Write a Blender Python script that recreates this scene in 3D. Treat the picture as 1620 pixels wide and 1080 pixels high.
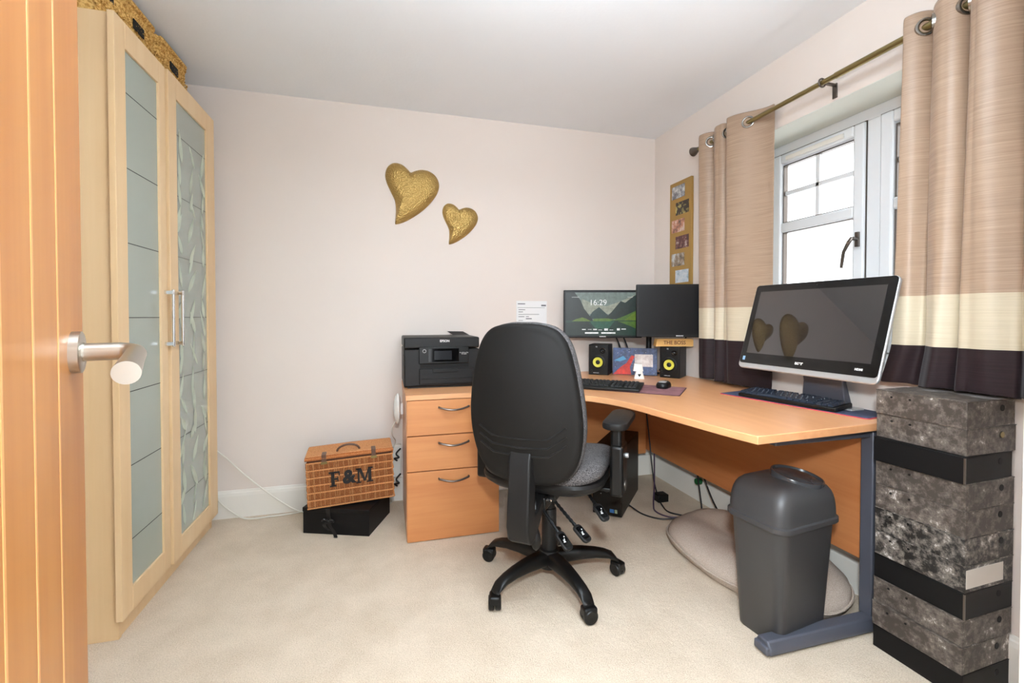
import bpy, bmesh, math, random
from mathutils import Vector, Matrix
random.seed(7)
PI = math.pi
for o in list(bpy.data.objects):
    bpy.data.objects.remove(o)
SC = bpy.context.scene
COL = SC.collection

# ------------------------------------------------------------------ camera, world, lights, exposure
cam_d = bpy.data.cameras.new('camera')
cam_d.sensor_width = 36; cam_d.lens = 16.0; cam_d.shift_y = -0.01693
cam_d.clip_start = 0.02
cam = bpy.data.objects.new('camera', cam_d); COL.objects.link(cam)
cam.location = (0, 0, 1.113)
cam.rotation_euler = (math.radians(89.0), 0, math.radians(-15.5))
SC.camera = cam
vs = SC.view_settings
vs.view_transform = 'Standard'; vs.look = 'None'; vs.gamma = 1; vs.use_curve_mapping = False
vs.exposure = 0.12

w = bpy.data.worlds.new('overcast_sky'); SC.world = w; w.use_nodes = True
bg = w.node_tree.nodes['Background']
bg.inputs[0].default_value = (0.93, 0.97, 1.0, 1); bg.inputs[1].default_value = 3.0

def area(name, loc, target, sx, sy, power, col, spread=180):
    d = bpy.data.lights.new(name, 'AREA'); d.shape = 'RECTANGLE'; d.size = sx; d.size_y = sy
    d.energy = power; d.color = col; d.spread = math.radians(spread)
    o = bpy.data.objects.new(name, d); COL.objects.link(o); o.location = loc
    o.rotation_euler = (Vector(target) - Vector(loc)).to_track_quat('-Z', 'Y').to_euler()
    return o
# photographer's flash: one head aimed into the room, one bounced off the ceiling; daylight outside the window
area('flash_head', (0.03, -0.02, 1.42), (1.25, 1.6, 0.40), 0.12, 0.12, 16, (0.84, 0.94, 1.0), 120)
area('flash_bounce', (0.38, 0.55, 2.00), (0.38, 0.57, 2.4), 0.6, 0.6, 60, (0.79, 0.91, 1.0), 172)
po_ = area('window_portal', (2.11, 1.48, 1.46), (1.0, 1.48, 1.46), 1.14, 1.10, 1, (1, 1, 1))
po_.data.cycles.is_portal = True

# ------------------------------------------------------------------ materials
def s2l(c):
    return tuple((v/255/12.92 if v/255 <= 0.04045 else ((v/255+0.055)/1.055)**2.4) for v in c) + (1,)
MATS = {}
def nt(name):
    m = bpy.data.materials.new(name); m.use_nodes = True
    t = m.node_tree; b = t.nodes['Principled BSDF']
    MATS[name] = m
    return m, t, b
def noise(t, scale, detail=4, vec=None, rough=0.5):
    n = t.nodes.new('ShaderNodeTexNoise'); n.inputs['Scale'].default_value = scale
    n.inputs['Detail'].default_value = detail; n.inputs['Roughness'].default_value = rough
    if vec: t.links.new(vec, n.inputs['Vector'])
    return n
def coords(t, scale=(1, 1, 1), rot=(0, 0, 0)):
    c = t.nodes.new('ShaderNodeTexCoord'); mp = t.nodes.new('ShaderNodeMapping')
    mp.inputs['Scale'].default_value = scale; mp.inputs['Rotation'].default_value = rot
    t.links.new(c.outputs['Object'], mp.inputs['Vector'])
    return mp.outputs['Vector']
def ramp(t, fac, stops):
    r = t.nodes.new('ShaderNodeValToRGB'); e = r.color_ramp.elements
    while len(e) < len(stops): e.new(0.5)
    for i, (p, c) in enumerate(stops): e[i].position = p; e[i].color = c
    t.links.new(fac, r.inputs[0]); return r.outputs[0]
def bump(t, b, h, strength, dist=0.01):
    n = t.nodes.new('ShaderNodeBump'); n.inputs['Strength'].default_value = strength
    n.inputs['Distance'].default_value = dist
    t.links.new(h, n.inputs['Height']); t.links.new(n.outputs[0], b.inputs['Normal'])
def plain(name, c, rough=0.5, metal=0.0, var=0.04, bscale=0, bstr=0.1, spec=0.5, vscale=6, coat=0):
    m, t, b = nt(name)
    b.inputs['Roughness'].default_value = rough; b.inputs['Metallic'].default_value = metal
    b.inputs['Specular IOR Level'].default_value = spec
    if coat: b.inputs['Coat Weight'].default_value = coat
    v = coords(t)
    L = s2l(c)
    n = noise(t, vscale, 3, v)
    lo = tuple(x*(1-var) for x in L[:3])+(1,); hi = tuple(min(1, x*(1+var)) for x in L[:3])+(1,)
    t.links.new(ramp(t, n.outputs[0], [(0.3, lo), (0.7, hi)]), b.inputs['Base Color'])
    if bscale:
        n2 = noise(t, bscale, 4, v); bump(t, b, n2.outputs[0], bstr)
    return m
def wood(name, c1, c2, axis='z', rough=0.42, scale=1.0, lines=0.5):
    m, t, b = nt(name); b.inputs['Roughness'].default_value = rough
    s = {'x': (1.2, 22, 22), 'y': (22, 1.2, 22), 'z': (22, 22, 1.2)}[axis]
    v = coords(t, tuple(q*scale for q in s))
    n = noise(t, 1.0, 6, v, 0.6)
    s2 = {'x': (.6, 4, 4), 'y': (4, .6, 4), 'z': (4, 4, .6)}[axis]
    n2 = noise(t, 1.0, 3, coords(t, tuple(q*scale for q in s2)))
    ad = t.nodes.new('ShaderNodeMath'); ad.operation = 'MULTIPLY_ADD'; ad.inputs[1].default_value = lines
    t.links.new(n.outputs[0], ad.inputs[0])
    mu = t.nodes.new('ShaderNodeMath'); mu.operation = 'MULTIPLY'; mu.inputs[1].default_value = 1-lines
    t.links.new(n2.outputs[0], mu.inputs[0]); t.links.new(mu.outputs[0], ad.inputs[2])
    t.links.new(ramp(t, ad.outputs[0], [(0.36, s2l(c2)), (0.62, s2l(c1))]), b.inputs['Base Color'])
    bump(t, b, n.outputs[0], 0.03, 0.002)
    return m
M_wall = plain('wall_paint', (230, 219, 211), 0.75, var=0.012, bscale=160, bstr=0.03, vscale=1.5, spec=0.25)
M_ceil = plain('ceiling_paint', (244, 247, 251), 0.9, var=0.012, bscale=70, bstr=0.06, vscale=2, spec=0.15)
M_trim = plain('white_gloss_paint', (236, 232, 224), 0.35, var=0.01)
M_upvc = plain('white_upvc', (228, 231, 234), 0.28, var=0.005)
M_reveal = plain('reveal_paint', (222, 226, 218), 0.8, var=0.01)
M_blk = plain('black_plastic', (12, 12, 12), 0.42, var=0.1, spec=0.35)
M_blk2 = plain('satin_black_plastic', (20, 19, 19), 0.5, var=0.06, bscale=500, bstr=0.06, spec=0.35)
M_blkgl = plain('gloss_black', (10, 10, 11), 0.08, var=0.05)
M_shell = plain('chair_shell_plastic', (14, 12, 10), 0.68, var=0.05, bscale=700, bstr=0.08, spec=0.3)
M_dark = plain('dark_void', (8, 8, 8), 0.8)
M_silver = plain('silver_plastic', (196, 198, 200), 0.3, metal=0.6, var=0.02)
M_steel = plain('brushed_steel', (186, 180, 170), 0.32, metal=1.0, var=0.03)
M_chrome = plain('chrome', (225, 226, 228), 0.1, metal=1.0, var=0.01)
M_gun = plain('gunmetal', (110, 102, 96), 0.3, metal=0.9, var=0.03)
M_ring = plain('pewter_ring', (150, 146, 140), 0.25, metal=1.0, var=0.03)
M_brass = plain('antique_brass', (140, 126, 84), 0.28, metal=0.9, var=0.05)
M_deskmetal = plain('slate_grey_metal', (84, 86, 96), 0.4, metal=0.2, var=0.03)
M_binp = plain('grey_bin_plastic', (62, 61, 62), 0.42, var=0.02, bscale=600, bstr=0.04)
M_binflap = plain('dark_grey_flap_plastic', (60, 61, 64), 0.22, var=0.02)
M_white = plain('white_plastic', (236, 236, 234), 0.4, var=0.01)
M_paper = plain('paper', (240, 240, 240), 0.8, var=0.005)
M_ink = plain('grey_ink', (120, 122, 126), 0.8)
M_whiteink = plain('white_ink', (235, 235, 235), 0.6)
M_dkink = plain('black_ink', (22, 18, 18), 0.7)
M_leather = plain('brown_leather', (96, 66, 48), 0.5, var=0.1)
M_boxblk = plain('black_card', (7, 6, 7), 0.55, var=0.08, spec=0.3)
M_ribbon = plain('black_satin_ribbon', (14, 14, 16), 0.3)
M_cable = plain('white_cable', (226, 222, 212), 0.5)
M_bcable = plain('black_cable', (22, 20, 24), 0.5)
M_pcable = plain('purple_cable', (70, 52, 74), 0.5)
M_green = plain('green_plug', (20, 90, 45), 0.5)
M_mat1 = plain('maroon_mat_cloth', (136, 92, 96), 0.85, var=0.25, vscale=25)
M_mat1e = plain('dark_mat_edge', (70, 38, 46), 0.8)
M_mat2 = plain('navy_mat_cloth', (64, 72, 98), 0.8, var=0.05)
M_mat2e = plain('red_mat_edge', (196, 62, 78), 0.7)
M_yel = plain('yellow_cone', (212, 204, 74), 0.5)
M_signw = wood('sign_wood', (236, 190, 118), (214, 160, 90), 'x', 0.45, 3)
M_red = plain('red_print', (196, 52, 40), 0.6, var=0.3, vscale=40)
M_navy = plain('navy_starry_print', (52, 66, 104), 0.5, var=0.5, vscale=60)
M_porc = plain('white_porcelain', (238, 234, 228), 0.3)
M_label = plain('label_paper', (214, 204, 194), 0.8)
M_liner = plain('dark_brown_cane', (92, 52, 28), 0.7)

M_maple = wood('maple_veneer', (232, 202, 160), (222, 187, 140), 'z', 0.4, 0.7)
M_beechf = wood('beech_veneer_front_shaded', (202, 138, 86), (186, 118, 70), 'x', 0.42, 1.3)  # same beech as the desktop; shade on upright fronts is put into the colour
M_beechp = wood('beech_veneer_panel_shaded', (198, 132, 82), (182, 114, 66), 'y', 0.42, 1.3)  # same beech again, darkened in colour to paint in shade under the desk
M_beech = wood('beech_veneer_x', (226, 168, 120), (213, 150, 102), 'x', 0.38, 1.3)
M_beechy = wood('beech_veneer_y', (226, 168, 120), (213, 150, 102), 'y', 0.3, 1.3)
M_oak = wood('oak_door_veneer', (178, 120, 64), (156, 94, 44), 'z', 0.38, 0.9)
M_oakl = wood('light_inlay', (216, 158, 98), (204, 142, 84), 'z', 0.35)
M_frm = plain('ochre_frame_board', (160, 124, 62), 0.6, var=0.06)

def carpet():
    m, t, b = nt('cream_carpet'); b.inputs['Roughness'].default_value = 0.95
    b.inputs['Specular IOR Level'].default_value = 0.1
    v = coords(t)
    n = noise(t, 260, 3, v); n2 = noise(t, 5, 5, v, 0.6); n3 = noise(t, 60, 3, v)
    mx = t.nodes.new('ShaderNodeMath'); mx.operation = 'MULTIPLY_ADD'; mx.inputs[1].default_value = 0.65
    t.links.new(n.outputs[0], mx.inputs[0])
    m2 = t.nodes.new('ShaderNodeMath'); m2.operation = 'MULTIPLY'; m2.inputs[1].default_value = 0.35
    t.links.new(n2.outputs[0], m2.inputs[0]); t.links.new(m2.outputs[0], mx.inputs[2])
    t.links.new(ramp(t, mx.outputs[0], [(0.36, s2l((196, 178, 156))), (0.62, s2l((226, 210, 190)))]), b.inputs['Base Color'])
    ad = t.nodes.new('ShaderNodeMath'); ad.operation = 'ADD'
    t.links.new(n.outputs[0], ad.inputs[0]); t.links.new(n3.outputs[0], ad.inputs[1])
    bump(t, b, ad.outputs[0], 0.55, 0.006)
    return m
M_carpet = carpet()
def fabric(name, c1, c2, scale=600, bs=0.4, rough=0.95):
    m, t, b = nt(name); b.inputs['Roughness'].default_value = rough; b.inputs['Specular IOR Level'].default_value = 0.15
    v = coords(t); n = noise(t, scale, 2, v)
    t.links.new(ramp(t, n.outputs[0], [(0.42, s2l(c1)), (0.58, s2l(c2))]), b.inputs['Base Color'])
    bump(t, b, n.outputs[0], bs, 0.003)
    return m
M_seat = fabric('charcoal_speckle_fabric', (34, 33, 35), (118, 114, 114), 480, 0.3)
M_fleece = fabric('beige_fleece', (170, 155, 142), (194, 179, 166), 420, 0.5)
M_wick = fabric('wicker_cane', (158, 94, 50), (190, 122, 72), 300, 0.3, 0.5)
M_wick2 = fabric('wicker_cane_light', (188, 126, 76), (212, 154, 102), 300, 0.3, 0.5)
M_grass = fabric('seagrass_weave', (176, 130, 66), (222, 182, 112), 110, 0.6, 0.8)
def silk(name, c1, c2):
    m, t, b = nt(name); b.inputs['Roughness'].default_value = 0.42; b.inputs['Specular IOR Level'].default_value = 0.45
    b.inputs['Sheen Weight'].default_value = 0.08
    n = noise(t, 1.0, 4, coords(t, (6, 6, 420)), 0.6)
    t.links.new(ramp(t, n.outputs[0], [(0.3, s2l(c1)), (0.7, s2l(c2))]), b.inputs['Base Color'])
    bump(t, b, n.outputs[0], 0.12, 0.002)
    return m
M_tan = silk('tan_faux_silk', (146, 120, 100), (178, 152, 128))
M_cream = silk('cream_faux_silk', (192, 178, 152), (208, 195, 170))
M_brown = silk('dark_brown_faux_silk', (28, 16, 18), (44, 28, 31))
M_brown.node_tree.nodes['Principled BSDF'].inputs['Roughness'].default_value = 0.6
M_brown.node_tree.nodes['Principled BSDF'].inputs['Specular IOR Level'].default_value = 0.25
def marble(name, base, speck, lo=0.52, hi=0.66):
    m, t, b = nt(name); b.inputs['Roughness'].default_value = 0.5
    oi = t.nodes.new('ShaderNodeObjectInfo')
    c = t.nodes.new('ShaderNodeTexCoord'); a = t.nodes.new('ShaderNodeVectorMath'); a.operation = 'MULTIPLY_ADD'
    a.inputs[1].default_value = (1, 1, 1)
    cm = t.nodes.new('ShaderNodeCombineXYZ'); mu = t.nodes.new('ShaderNodeMath'); mu.operation = 'MULTIPLY'; mu.inputs[1].default_value = 37.0
    t.links.new(oi.outputs['Random'], mu.inputs[0])
    for i in range(3): t.links.new(mu.outputs[0], cm.inputs[i])
    t.links.new(c.outputs['Object'], a.inputs[0]); t.links.new(cm.outputs[0], a.inputs[2])
    n = noise(t, 42, 8, a.outputs[0], 0.72)
    n2 = noise(t, 7, 2, a.outputs[0])
    ad = t.nodes.new('ShaderNodeMath'); ad.operation = 'MULTIPLY_ADD'; ad.inputs[1].default_value = 0.35
    t.links.new(n2.outputs[0], ad.inputs[0]); t.links.new(n.outputs[0], ad.inputs[2])
    t.links.new(ramp(t, ad.outputs[0], [(lo+0.06, s2l(base)), (hi+0.1, s2l(speck)), (hi+0.2, s2l((214, 208, 202)))]), b.inputs['Base Color'])
    return m
M_marb = marble('grey_cloud_board', (64, 56, 50), (114, 104, 96), 0.56, 0.70)
M_marbd = marble('black_cloud_board', (26, 23, 21), (120, 112, 104), 0.56, 0.68)
def gold():
    m, t, b = nt('hammered_gold'); b.inputs['Metallic'].default_value = 0.85; b.inputs['Roughness'].default_value = 0.34
    b.inputs['Base Color'].default_value = s2l((180, 150, 90))
    vo = t.nodes.new('ShaderNodeTexVoronoi'); vo.inputs['Scale'].default_value = 130
    t.links.new(coords(t), vo.inputs['Vector'])
    bump(t, b, vo.outputs['Distance'], 0.75, 0.0042)
    return m
M_gold = gold()
def frosted(name, c, rough):
    m, t, b = nt(name); b.inputs['Base Color'].default_value = s2l(c); b.inputs['Roughness'].default_value = rough
    b.inputs['Specular IOR Level'].default_value = 0.8; b.inputs['Coat Weight'].default_value = 0.4; b.inputs['Coat Roughness'].default_value = 0.06
    n = noise(t, 3, 2, coords(t))
    L = s2l(c)
    t.links.new(ramp(t, n.outputs[0], [(0.3, tuple(x*0.96 for x in L[:3])+(1,)), (0.7, L)]), b.inputs['Base Color'])
    return m
M_frost = frosted('frosted_grey_green_glass', (158, 167, 158), 0.25)
M_leafp = plain('pale_leaf_print', (190, 202, 184), 0.3, var=0.06, vscale=30)
def glass():
    m, t, b = nt('window_glass')
    t.nodes.remove(b)
    out = t.nodes['Material Output']; tr = t.nodes.new('ShaderNodeBsdfTransparent'); gl = t.nodes.new('ShaderNodeBsdfGlossy')
    gl.inputs['Roughness'].default_value = 0.02; fr = t.nodes.new('ShaderNodeFresnel'); fr.inputs[0].default_value = 1.45
    mx = t.nodes.new('ShaderNodeMixShader')
    mx.inputs[0].default_value = 0.05; t.links.new(tr.outputs[0], mx.inputs[1]); t.links.new(gl.outputs[0], mx.inputs[2])
    t.links.new(mx.outputs[0], out.inputs[0]); return m
M_glass = glass()
def screenmat(name, c, rough, spec, bm=1):
    m, t, b = nt(name); b.inputs['Base Color'].default_value = s2l(c); b.inputs['Roughness'].default_value = rough
    b.inputs['Specular IOR Level'].default_value = spec
    if bm: n = noise(t, 900, 1, coords(t)); bump(t, b, n.outputs[0], 0.005, 0.001)
    else: b.inputs['Coat Weight'].default_value = 0.6; b.inputs['Coat Roughness'].default_value = 0.01; b.inputs['Coat IOR'].default_value = 1.6
    return m
M_lcd = screenmat('matt_dark_screen', (12, 12, 14), 0.35, 0.3)
M_lcdg = screenmat('glossy_dark_screen', (34, 32, 34), 0.02, 1.0, 0)
def emit(name, c, st=0.9):
    m, t, b = nt(name); b.inputs['Base Color'].default_value = (0, 0, 0, 1); b.inputs['Roughness'].default_value = 0.4
    n = noise(t, 45, 5, coords(t), 0.6); L = s2l(c)
    r = ramp(t, n.outputs[0], [(0.3, tuple(x*0.72 for x in L[:3])+(1,)), (0.7, tuple(min(1, x*1.25) for x in L[:3])+(1,))])
    t.links.new(r, b.inputs['Emission Color']); b.inputs['Emission Strength'].default_value = st
    return m
def photo(name, cols, scale):
    m, t, b = nt(name); b.inputs['Roughness'].default_value = 0.35
    n = noise(t, scale, 4, coords(t), 0.65)
    k = len(cols)
    t.links.new(ramp(t, n.outputs[0], [(0.3+0.4*i/(k-1), s2l(c)) for i, c in enumerate(cols)]), b.inputs['Base Color'])
    return m

# ------------------------------------------------------------------ mesh helpers
def T(x=0, y=0, z=0): return Matrix.Translation((x, y, z))
def R(deg, ax): return Matrix.Rotation(math.radians(deg), 4, ax)
class MB:
    def __init__(s): s.bm = bmesh.new(); s.mats = []; s.mi = 0
    def mat(s, m):
        if m not in s.mats: s.mats.append(m)
        s.mi = s.mats.index(m); return s
    def face(s, vs):
        try:
            f = s.bm.faces.new(vs); f.material_index = s.mi; return f
        except ValueError: return None
    def box(s, x0, x1, y0, y1, z0, z1, M=None):
        c = [Vector((x, y, z)) for x in (x0, x1) for y in (y0, y1) for z in (z0, z1)]
        if M: c = [M @ v for v in c]
        v = [s.bm.verts.new(p) for p in c]
        for q in ((0, 1, 3, 2), (4, 6, 7, 5), (0, 4, 5, 1), (2, 3, 7, 6), (0, 2, 6, 4), (1, 5, 7, 3)):
            s.face([v[i] for i in q])
        return s
    def loft(s, rings, cap=(True, True), closed=False):
        R_ = [[s.bm.verts.new(p) for p in r] for r in rings]
        n = len(R_[0])
        prs = list(zip(R_[:-1], R_[1:])) + ([(R_[-1], R_[0])] if closed else [])
        for a, b in prs:
            for i in range(n): s.face([a[i], a[(i+1) % n], b[(i+1) % n], b[i]])
        if not closed:
            if cap[0]: s.face(R_[0][::-1])
            if cap[1]: s.face(R_[-1])
        return s
    def tube(s, pts, r, n=10, closed=False):
        pts = [Vector(p) for p in pts]; rings = []
        N = len(pts); prev = None
        for i, p in enumerate(pts):
            if closed: d = pts[(i+1) % N]-pts[i-1]
            else: d = (pts[min(i+1, N-1)]-pts[max(i-1, 0)])
            d.normalize()
            if prev is None:
                a = Vector((0, 0, 1)) if abs(d.z) < 0.9 else Vector((1, 0, 0))
                u = d.cross(a).normalized()
            else:
                u = (prev - d*prev.dot(d)).normalized()
            prev = u; v = d.cross(u)
            rr = r[i] if isinstance(r, (list, tuple)) else r
            rings.append([p + (u*math.cos(2*PI*k/n)+v*math.sin(2*PI*k/n))*rr for k in range(n)])
        return s.loft(rings, closed=closed)
    def cyl(s, p0, p1, r0, r1=None, n=24):
        return s.tube([p0, p1], [r0, r0 if r1 is None else r1], n)
    def lathe(s, prof, M=None, n=32):
        M = M or Matrix()
        return s.loft([[M @ Vector((r*math.cos(2*PI*k/n), r*math.sin(2*PI*k/n), z)) for k in range(n)] for r, z in prof])
    def prism(s, pts, z0, z1, M=None):
        M = M or Matrix()
        return s.loft([[M @ Vector((x, y, z)) for x, y in pts] for z in (z0, z1)])
    def poly(s, pts, M=None):
        M = M or Matrix()
        s.face([s.bm.verts.new(M @ Vector(p)) for p in pts]); return s
    def build(s, name, parent=None, bevel=0, seg=2, smooth=False, sub=0, mat=None, M=None, angle=35):
        if mat: s.mats = [mat]
        bmesh.ops.recalc_face_normals(s.bm, faces=s.bm.faces)
        me = bpy.data.meshes.new(name); s.bm.to_mesh(me); s.bm.free()
        for m in s.mats: me.materials.append(m)
        o = bpy.data.objects.new(name, me); COL.objects.link(o)
        if M: o.matrix_local = M
        if parent: o.parent = parent
        if bevel:
            b = o.modifiers.new('bevel', 'BEVEL'); b.width = bevel; b.segments = seg; b.limit_method = 'ANGLE'; b.angle_limit = math.radians(40)
        if sub:
            q = o.modifiers.new('sub', 'SUBSURF'); q.levels = sub; q.render_levels = sub
        if smooth or bevel:
            for f in me.polygons: f.use_smooth = True
            if not sub:
                try: me.set_sharp_from_angle(angle=math.radians(angle))
                except Exception: pass
        return o
def text(s, body, size, parent, M, mat, name='lettering', ext=0.0003, bold=0.0, align='CENTER'):
    c = bpy.data.curves.new('t', 'FONT'); c.body = body; c.size = size; c.extrude = ext; c.offset = bold
    c.align_x = align; c.align_y = 'CENTER'
    tmp = bpy.data.objects.new('t', c); COL.objects.link(tmp)
    dg = bpy.context.evaluated_depsgraph_get()
    me = bpy.data.meshes.new_from_object(tmp.evaluated_get(dg)); me.name = name
    bpy.data.objects.remove(tmp); bpy.data.curves.remove(c)
    me.materials.clear(); me.materials.append(mat)
    o = bpy.data.objects.new(name, me); COL.objects.link(o)
    if parent: o.parent = parent
    o.matrix_local = M
    return o
FACE = R(90, 'X')          # text written in the XZ plane, read from -Y
def empty(name, loc, rz=0):
    o = bpy.data.objects.new(name, None); COL.objects.link(o); o.location = loc
    o.rotation_euler = (0, 0, math.radians(rz)); o.empty_display_size = 0.05; return o
def tag(o, label, cat, group=None):
    o['label'] = label; o['category'] = cat
    if group: o['group'] = group
    return o
def st(o): o['kind'] = 'structure'; return o
def thing(name, loc, rz, label, cat, group=None): return tag(empty(name, loc, rz), label, cat, group)
def spline(pts, n=8, closed=False):
    P = [Vector(p) for p in pts]; out = []
    N = len(P)
    for i in range(N if closed else N-1):
        if closed: a, b, c, d = P[i-1], P[i], P[(i+1) % N], P[(i+2) % N]
        else: a, b, c, d = P[max(i-1, 0)], P[i], P[i+1], P[min(i+2, N-1)]
        for k in range(n):
            t = k/n
            out.append(0.5*((2*b)+(c-a)*t+(2*a-5*b+4*c-d)*t*t+(3*b-a-3*c+d)*t**3))
    if not closed: out.append(P[-1])
    return out
def rrect(w, d, r, n=6, cx=0, cy=0):
    out = []
    for sx, sy, a in ((1, 1, 0), (-1, 1, 90), (-1, -1, 180), (1, -1, 270)):
        for k in range(n+1):
            t = math.radians(a+90*k/n)
            out.append((cx+sx*(w/2-r)+r*math.cos(t), cy+sy*(d/2-r)+r*math.sin(t)))
    return out

# ------------------------------------------------------------------ the room
RX, BY, LX, H = 1.825, 2.828, -1.495, 2.352
def sbox(name, *a, mat=None, bevel=0):
    return st(MB().box(*a).build(name, mat=mat, bevel=bevel))
sbox('floor', LX-.1, RX+.3, -.12, BY+.1, -.06, 0, mat=M_carpet)
sbox('ceiling', LX-.1, RX+.3, -.12, BY+.1, H, H+.06, mat=M_ceil)
sbox('wall_back', LX-.1, RX+.3, BY, BY+.1, 0, H, mat=M_wall)
sbox('wall_left', LX-.1, LX, 0, BY, 0, H, mat=M_wall)
WY0, WY1, WZ0, WZ1 = 0.90, 2.06, 0.905, 2.018
m = MB().mat(M_wall)
m.box(RX, RX+.3, 0, WY0, 0, H); m.box(RX, RX+.3, WY1, BY, 0, H)
m.box(RX, RX+.3, WY0, WY1, 0, WZ0-.02); m.box(RX, RX+.3, WY0, WY1, WZ1, H)
m.mat(M_reveal)
e = .002
m.box(RX+.001, RX+.3, WY0, WY0+e, WZ0, WZ1); m.box(RX+.001, RX+.3, WY1-e, WY1, WZ0, WZ1); m.box(RX+.001, RX+.3, WY0, WY1, WZ1-e, WZ1)
st(m.build('wall_right'))
m = MB().mat(M_wall)
m.box(LX, -.20, -.12, 0, 0, H); m.box(-.20, .665, -.12, 0, 2.03, H)
m.box(.665, RX, .18, .30, 0, H); m.box(.665, .78, -.12, .18, 0, H)
st(m.build('wall_near'))
m = MB().box(.6475, .664, -.12, .306, 0, 2.04).box(.6475, .74, .301, .318, 0, 2.06)
st(m.build('trim_1', mat=M_trim, bevel=.004))
m = MB().box(-.2, -.165, -.12, 0, 0, 2.04).box(-.2, .664, -.12, 0, 2.03, 2.045)
st(m.build('trim_2', mat=M_trim, bevel=.003))
def skirt(name, M, L):
    pr = [(0, 0), (.016, 0), (.016, .12), (.013, .135), (.008, .14), (.004, .15), (0, .15)]
    m = MB(); m.loft([[M @ Vector((t, -x, z)) for x, z in pr] for t in (0, L)])
    return st(m.build(name, mat=M_trim))
skirt('baseboard_back', T(LX, BY, 0), RX-LX)
skirt('baseboard_right', T(RX, BY, 0) @ R(-90, 'Z'), BY-.31)

# window -----------------------------------------------------------
win = empty('window_1', (0, 0, 0)); st(win)
FX = 2.03
def frame_rect(m, y0, y1, z0, z1, t, x0, x1):
    m.box(x0, x1, y0, y0+t, z0, z1); m.box(x0, x1, y1-t, y1, z0, z1)
    m.box(x0, x1, y0+t, y1-t, z0, z0+t); m.box(x0, x1, y0+t, y1-t, z1-t, z1)
m = MB(); frame_rect(m, WY0, WY1, WZ0, WZ1, .052, FX, FX+.065); m.box(FX, FX+.065, 1.455, 1.515, WZ0+.05, WZ1-.05)
m.build('window_frame', win, mat=M_upvc, bevel=.006)
for (a, b, ml) in ((1.517, 2.006, 1), (.954, 1.453, 1)):
    s = MB(); frame_rect(s, a, b, .959, 1.965, .050, FX-.012, FX+.045)
    s.box(FX-.008, FX+.04, a+.05, b-.05, 1.555, 1.605)
    sh = s.build('sash', win, mat=M_upvc, bevel=.008)
    g = MB(); c = (a+b)/2
    g.box(FX+.012, FX+.03, c-.011, c+.011, 1.60, 1.91); g.box(FX+.012, FX+.03, a+.055, b-.055, 1.75, 1.772)
    g.build('glazing_bar', sh, mat=M_upvc, bevel=.003)
    g = MB().box(FX+.020, FX+.024, a+.05, b-.05, 1.0, 1.56).box(FX+.020, FX+.024, a+.05, b-.05, 1.60, 1.912)
    g.build('pane', sh, mat=M_glass)
    g = MB()
    frame_rect(g, a+.053, b-.053, 1.603, 1.909, .006, FX+.004, FX+.028); frame_rect(g, a+.053, b-.053, 1.012, 1.557, .006, FX+.004, FX+.028)
    frame_rect(g, a-.003, b+.003, .956, 1.968, .003, FX-.002, FX+.01)  # dark strip standing in for the shaded gap between sash and frame
    g.build('gasket_and_gap_shade', sh, mat=M_gun)
    v = MB().box(FX-.024, FX-.012, a+.09, b-.09, 1.925, 1.945)
    v.build('trickle_vent', sh, mat=M_trim, bevel=.003)
m = MB().box(FX-.024, FX-.012, 1.531, 1.546, 1.42, 1.485)
m.tube([(FX-.02, 1.538, 1.455), (FX-.05, 1.540, 1.455), (FX-.055, 1.548, 1.44), (FX-.05, 1.575, 1.40), (FX-.045, 1.585, 1.36), (FX-.05, 1.585, 1.33)], [.009, .009, .009, .007, .007, .006], 10)
m.build('window_handle', win, mat=M_gun, smooth=True)
m = MB().box(RX-.03, FX, WY0-.02, WY1+.02, WZ0-.022, WZ0+.003)
m.build('window_sill', win, mat=M_trim, bevel=.005)

# bedroom door, open beside the camera ------------------------------
dr = empty('door_1', (-.1495, .027, 0), 0); st(dr)
HD = 18.8   # heading of the leaf; local +X runs from hinge to free edge
dr.rotation_euler = (0, 0, math.radians(90+HD))
L = .760
m = MB().mat(M_oak).box(0, L, 0, .035, .008, 1.99)
m.mat(M_oakl)
for gx in (.09, .18, .27, .36, .452, .538, .630): m.box(gx, gx+.006, -.0006, .001, .008, 1.99)
m.build('door_leaf', dr, bevel=.0015)
hx = L-.062; hz = 1.068
h = MB().lathe([(.0, 0), (.026, 0), (.026, .009), (.024, .010), (.012, .0102), (.012, .012), (0, .012)], T(hx, 0, hz) @ R(90, 'X'))
h = h.build('handle_rose', dr, mat=M_steel, smooth=True)
pts = [(hx, -.008, hz), (hx, -.046, hz)] + [(hx-.019*(1-math.cos(a)), -.046-.017*math.sin(a), hz-.002*a) for a in (PI/8, PI/4, 3*PI/8, PI/2)] + [(hx-.06, -.063, hz-.009), (hx-.112, -.063, hz-.018)]
MB().tube(pts, [.0112]*6+[.0118, .0135], 24).build('handle_lever', dr, mat=M_steel, smooth=True)
m = MB()
for z in (.25, 1.0, 1.8): m.cyl((-.004, .0, z-.05), (-.004, .0, z+.05), .006, n=10)
m.build('hinge', dr, mat=M_steel, smooth=True)

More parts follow.
